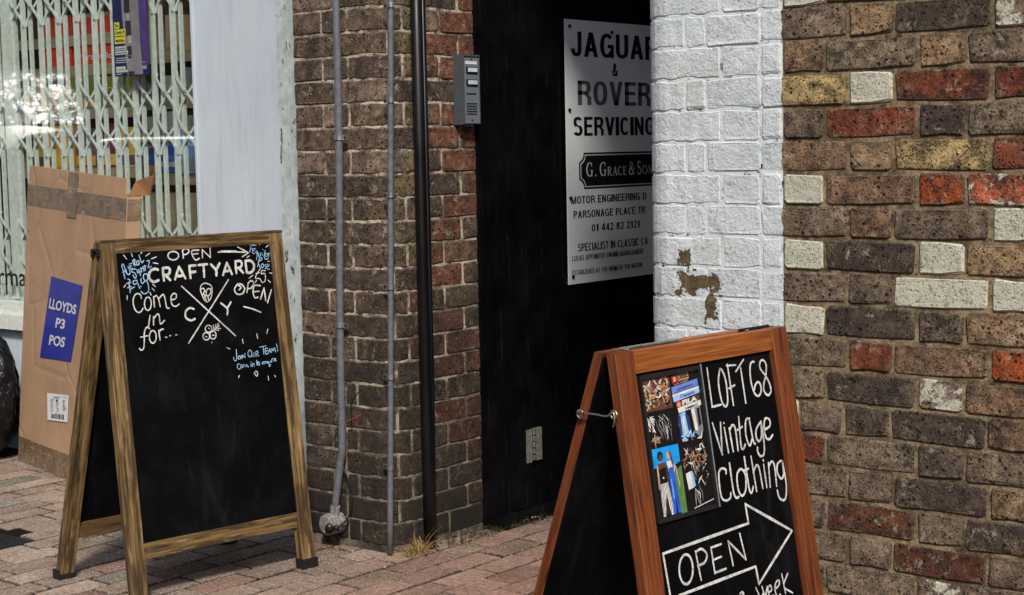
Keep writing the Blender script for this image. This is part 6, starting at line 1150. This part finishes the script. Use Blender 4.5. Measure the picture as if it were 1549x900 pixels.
dry = simple('dry_grass', (.36, .24, .09), .8, nscale=70, var=.5); grn = simple('dark_green_weed', (.045, .06, .022), .7, nscale=60, var=.5); leafm = simple('dead_leaf', (.20, .13, .075), .8, nscale=50, var=.6); pale = simple('pale_stalks', (.38, .31, .2), .8, nscale=60, var=.4)
o = blades('dry_grass_tuft', [(-3.505, 3.785, 60, .075, .05), (-3.50, 3.81, 40, .10, .03), (-3.52, 3.765, 70, .04, .06)], dry); o['label'] = 'tuft of dry straw coloured grass at the foot of the black downpipe'; o['category'] = 'grass tuft'
blades('weeds', [(-3.49+.0*k, 3.93+.035*k, 16, .045, .05) for k in range(16)], grn, kind='stuff')
mb = MB()
for _ in range(240):
    y = rnd.uniform(3.72, 4.7); x = -3.53+abs(rnd.gauss(0, .035))+(0 if y > 3.85 else -.02); z = rnd.uniform(.001, .018); s = rnd.uniform(.003, .012)
    a, b = rnd.uniform(0, 6.28), rnd.uniform(-.6, .6); ex = Vector((math.cos(a), math.sin(a), b))*s; ey = Vector((-math.sin(a), math.cos(a), rnd.uniform(-.6, .6)))*s*rnd.uniform(.2, .6); c = Vector((x, y, z))
    mb.poly([c-ex, c-ey, c+ex, c+ey], rnd.randrange(3), [(0, 0)]*4)
mb.build('leaf_litter', [leafm, pale, MAT['joint_sand']], kind='stuff')
mb = MB()
for _ in range(170):
    if rnd.random() < .6: x, y = rnd.uniform(-3.95, -3.45), 3.70+rnd.gauss(0, .03)-.02
    else: x, y = rnd.uniform(-5.2, -3.1), rnd.uniform(3.0, 3.9)
    s = rnd.uniform(.0015, .005); c = Vector((x, y, s*.6)); p = [c+Vector((rnd.uniform(-s, s), rnd.uniform(-s, s), rnd.uniform(-s*.5, s))) for _ in range(5)]
    for tri in ((0, 1, 2), (0, 2, 3), (0, 3, 4), (0, 4, 1), (1, 2, 3), (1, 3, 4)): mb.poly([p[i] for i in tri], 0, [(0, 0)]*3)
mb.build('grit', [pale], kind='stuff')
# ------------------------------------------------------------------ the other side of the street (seen only in the window's reflections)
ob = thing('terraced_building', 'plain brick terrace added across the street to darken the window reflections', 'building')  # out of view, added so the shop window reflects something dark
opm = simple('opposite_brick', (.14, .10, .08), .9, nscale=3, var=.3); opg = simple('opposite_window_glass', (.02, .025, .03), .15, nscale=2)
mb = MB(); mb.box(-34, 10, -13, -11, 0, 7.2); mb.build('wall', opm, ob)
mb = MB(); mb.box(-34.3, 10.3, -13.2, -10.7, 7.21, 7.5); mb.build('roof', MAT['dark_wall'], ob)
for i in range(11):
    for z0, z1 in ((1.0, 2.6), (4.2, 5.8)):
        x = -32+4*i; mb = MB(); mb.box(x, x+1.3, -10.999, -10.94, z0, z1); w = mb.build('window', MAT['label_white'], ob)
        mb = MB(); mb.box(x+.1, x+1.2, -10.939, -10.93, z0+.1, z1-.1); mb.build('pane', opg, w)
# parked vehicles behind the viewer; added foil and chrome send sun glints into the window
def vehicle(nm, label, x, y, prof, hw, body, glassz, wheels, wr):
    t = thing(nm, label, 'van' if nm == 'parked_van' else 'car', (x, y, 0)); N = len(prof); mb = MB(); rings = []
    # side outline (x, z) clockwise; lofted across with tumblehome and rounded shoulders
    for k, s in enumerate((-1, -.93, -.75, -.4, 0, .4, .75, .93, 1)):
        r = []
        for px, pz in prof:
            tum = 1-.16*max(0, (pz-.9)/.6); cz = pz-(.055*abs(s)**3 if pz > .8 else 0); bow = -.10*s*s*(1 if px > 0 else -1)*(abs(px) > .6*abs(prof[0][0]))
            r.append((px+bow, s*hw*tum, cz if abs(s) < 1 else cz-.02*(pz > .5)))
        rings.append(r)
    for r in rings: mb.v += r
    for j in range(len(rings)-1):
        for i in range(N):
            i2 = (i+1) % N; mb.f.append((j*N+i, j*N+i2, (j+1)*N+i2, (j+1)*N+i)); a, b = prof[i], prof[i2]
            mb.m.append(1 if min(a[1], b[1]) >= glassz[0]-.01 and max(a[1], b[1]) <= glassz[1]+.03 and abs(a[1]-b[1]) > .15 else 0)
    mb.f += [tuple(range(N)), tuple(range(8*N, 9*N))[::-1]]; mb.m += [0, 0]; mb.uv = []
    bo = mb.build('body', [body, opg], t, smooth=True)
    for s in (-1, 1):
        mb = MB(); up = [p for p in prof if p[1] >= glassz[0]-.01]; cx = sum(p[0] for p in up)/len(up)
        pts = [(cx+(p[0]-cx)*.86, s*(hw*(1-.16*max(0, (p[1]-.9)/.6))+.004), min(p[1], glassz[1])-.03 if p[1] > glassz[0]+.1 else p[1]+.04) for p in up]
        mb.poly(pts if s < 0 else pts[::-1], 0, [(0, 0)]*len(pts)); mb.build('side_window', opg, t)
        for wx in wheels:
            mb = MB(); mb.tube([(wx, s*(hw-.16), wr), (wx, s*(hw+.01), wr)], wr, 20); w = mb.build('wheel', MAT['rubber'], t)
            mb = MB(); mb.tube([(wx, s*(hw+.005), wr), (wx, s*(hw+.018), wr)], wr*.62, 16); mb.build('rim', MAT['steel'], w)
        mb = MB(); fx = max(p[0] for p in prof); mb.tube([(fx-.22, s*hw*.72, .68), (fx-.02, s*hw*.68, .66)], .085, 12); mb.build('headlight', MAT['button'], t)
    return t
def paint(n, c, metal): m = NT(n); return m.fin(c, .2, None, metal, .8)
van_paint = paint('white_van_paint', (.9, .9, .9), .85); van_paint.node_tree.nodes['Principled BSDF'].inputs['Roughness'].default_value = .34
bc = vehicle('parked_car', 'blue hatchback parked across the street behind the viewer', -12.25, -1.2, [(2.0, .25), (2.05, .55), (1.95, .80), (1.55, .92), (1.05, 1.0), (.85, 1.12), (.62, 1.27), (.38, 1.42), (.1, 1.52), (-.3, 1.57), (-.9, 1.56), (-1.35, 1.42), (-1.62, 1.10), (-1.98, .85), (-2.0, .3)], .86, paint('blue_car_paint', (.03, .10, .32), .6), (1.0, 1.30), (1.3, -1.3), .31)
bc.rotation_euler.z = R_(6.3)
vn = vehicle('parked_van', 'white van parked across the street behind the viewer', -15.9, -1.3, [(2.4, .3), (2.45, .8), (2.3, 1.18), (2.05, 1.40), (1.91, 1.63), (1.60, 2.15), (1.45, 2.24), (1.1, 2.29), (.5, 2.31), (-2.2, 2.28), (-2.45, 2.1), (-2.48, .35)], .95, van_paint, (1.62, 2.16), (1.6, -1.5), .34)

vn.rotation_euler.z = R_(6.3)
chrome = paint('chrome_trim', (.95, .95, .95), 1.0)
for x0, z0, r in ((.46, 1.425, .050),):  # thick chrome tube added to throw a glint line into the shop window
    mb = MB(); mb.tube(smoothline([(x0+.36, -.80, z0-.33), (x0+.12, -.75, z0-.10), (x0, -.66, z0), (x0+.02, 0, z0+.012), (x0, .66, z0), (x0+.12, .75, z0-.10), (x0+.36, .80, z0-.33)], 6), r, 12); mb.build('glint_trim', chrome, bc, smooth=True)
mb = MB(); mb.tube(smoothline([(2.06, -.7, .55), (2.10, 0, .55), (2.06, .7, .55)], 5), .03, 10); mb.build('bumper_strip', chrome, bc, smooth=True)
foil = paint('silver_glint_foil', (.9, .92, .95), .9); m = NT('crumpled_foil'); P = m.pos(); foil = m.fin((.9, .92, .95), .16, m.bump(m.noise(P, 3.2, 3, .5, .6), 1, .10), .9, .8)  # foil reflector added over the van windscreen for a bright glare
mb = MB(); A = (1.915, 1.64); B = (1.60, 2.16)
for k in range(8):
    y0, y1 = -.74+k*.185, -.74+(k+1)*.185
    mb.quad((A[0]+.004, y0, A[1]), (A[0]+.004, y1, A[1]), (B[0]+.004, y1, B[1]), (B[0]+.004, y0, B[1]))
mb.build('glint_foil', foil, vn)
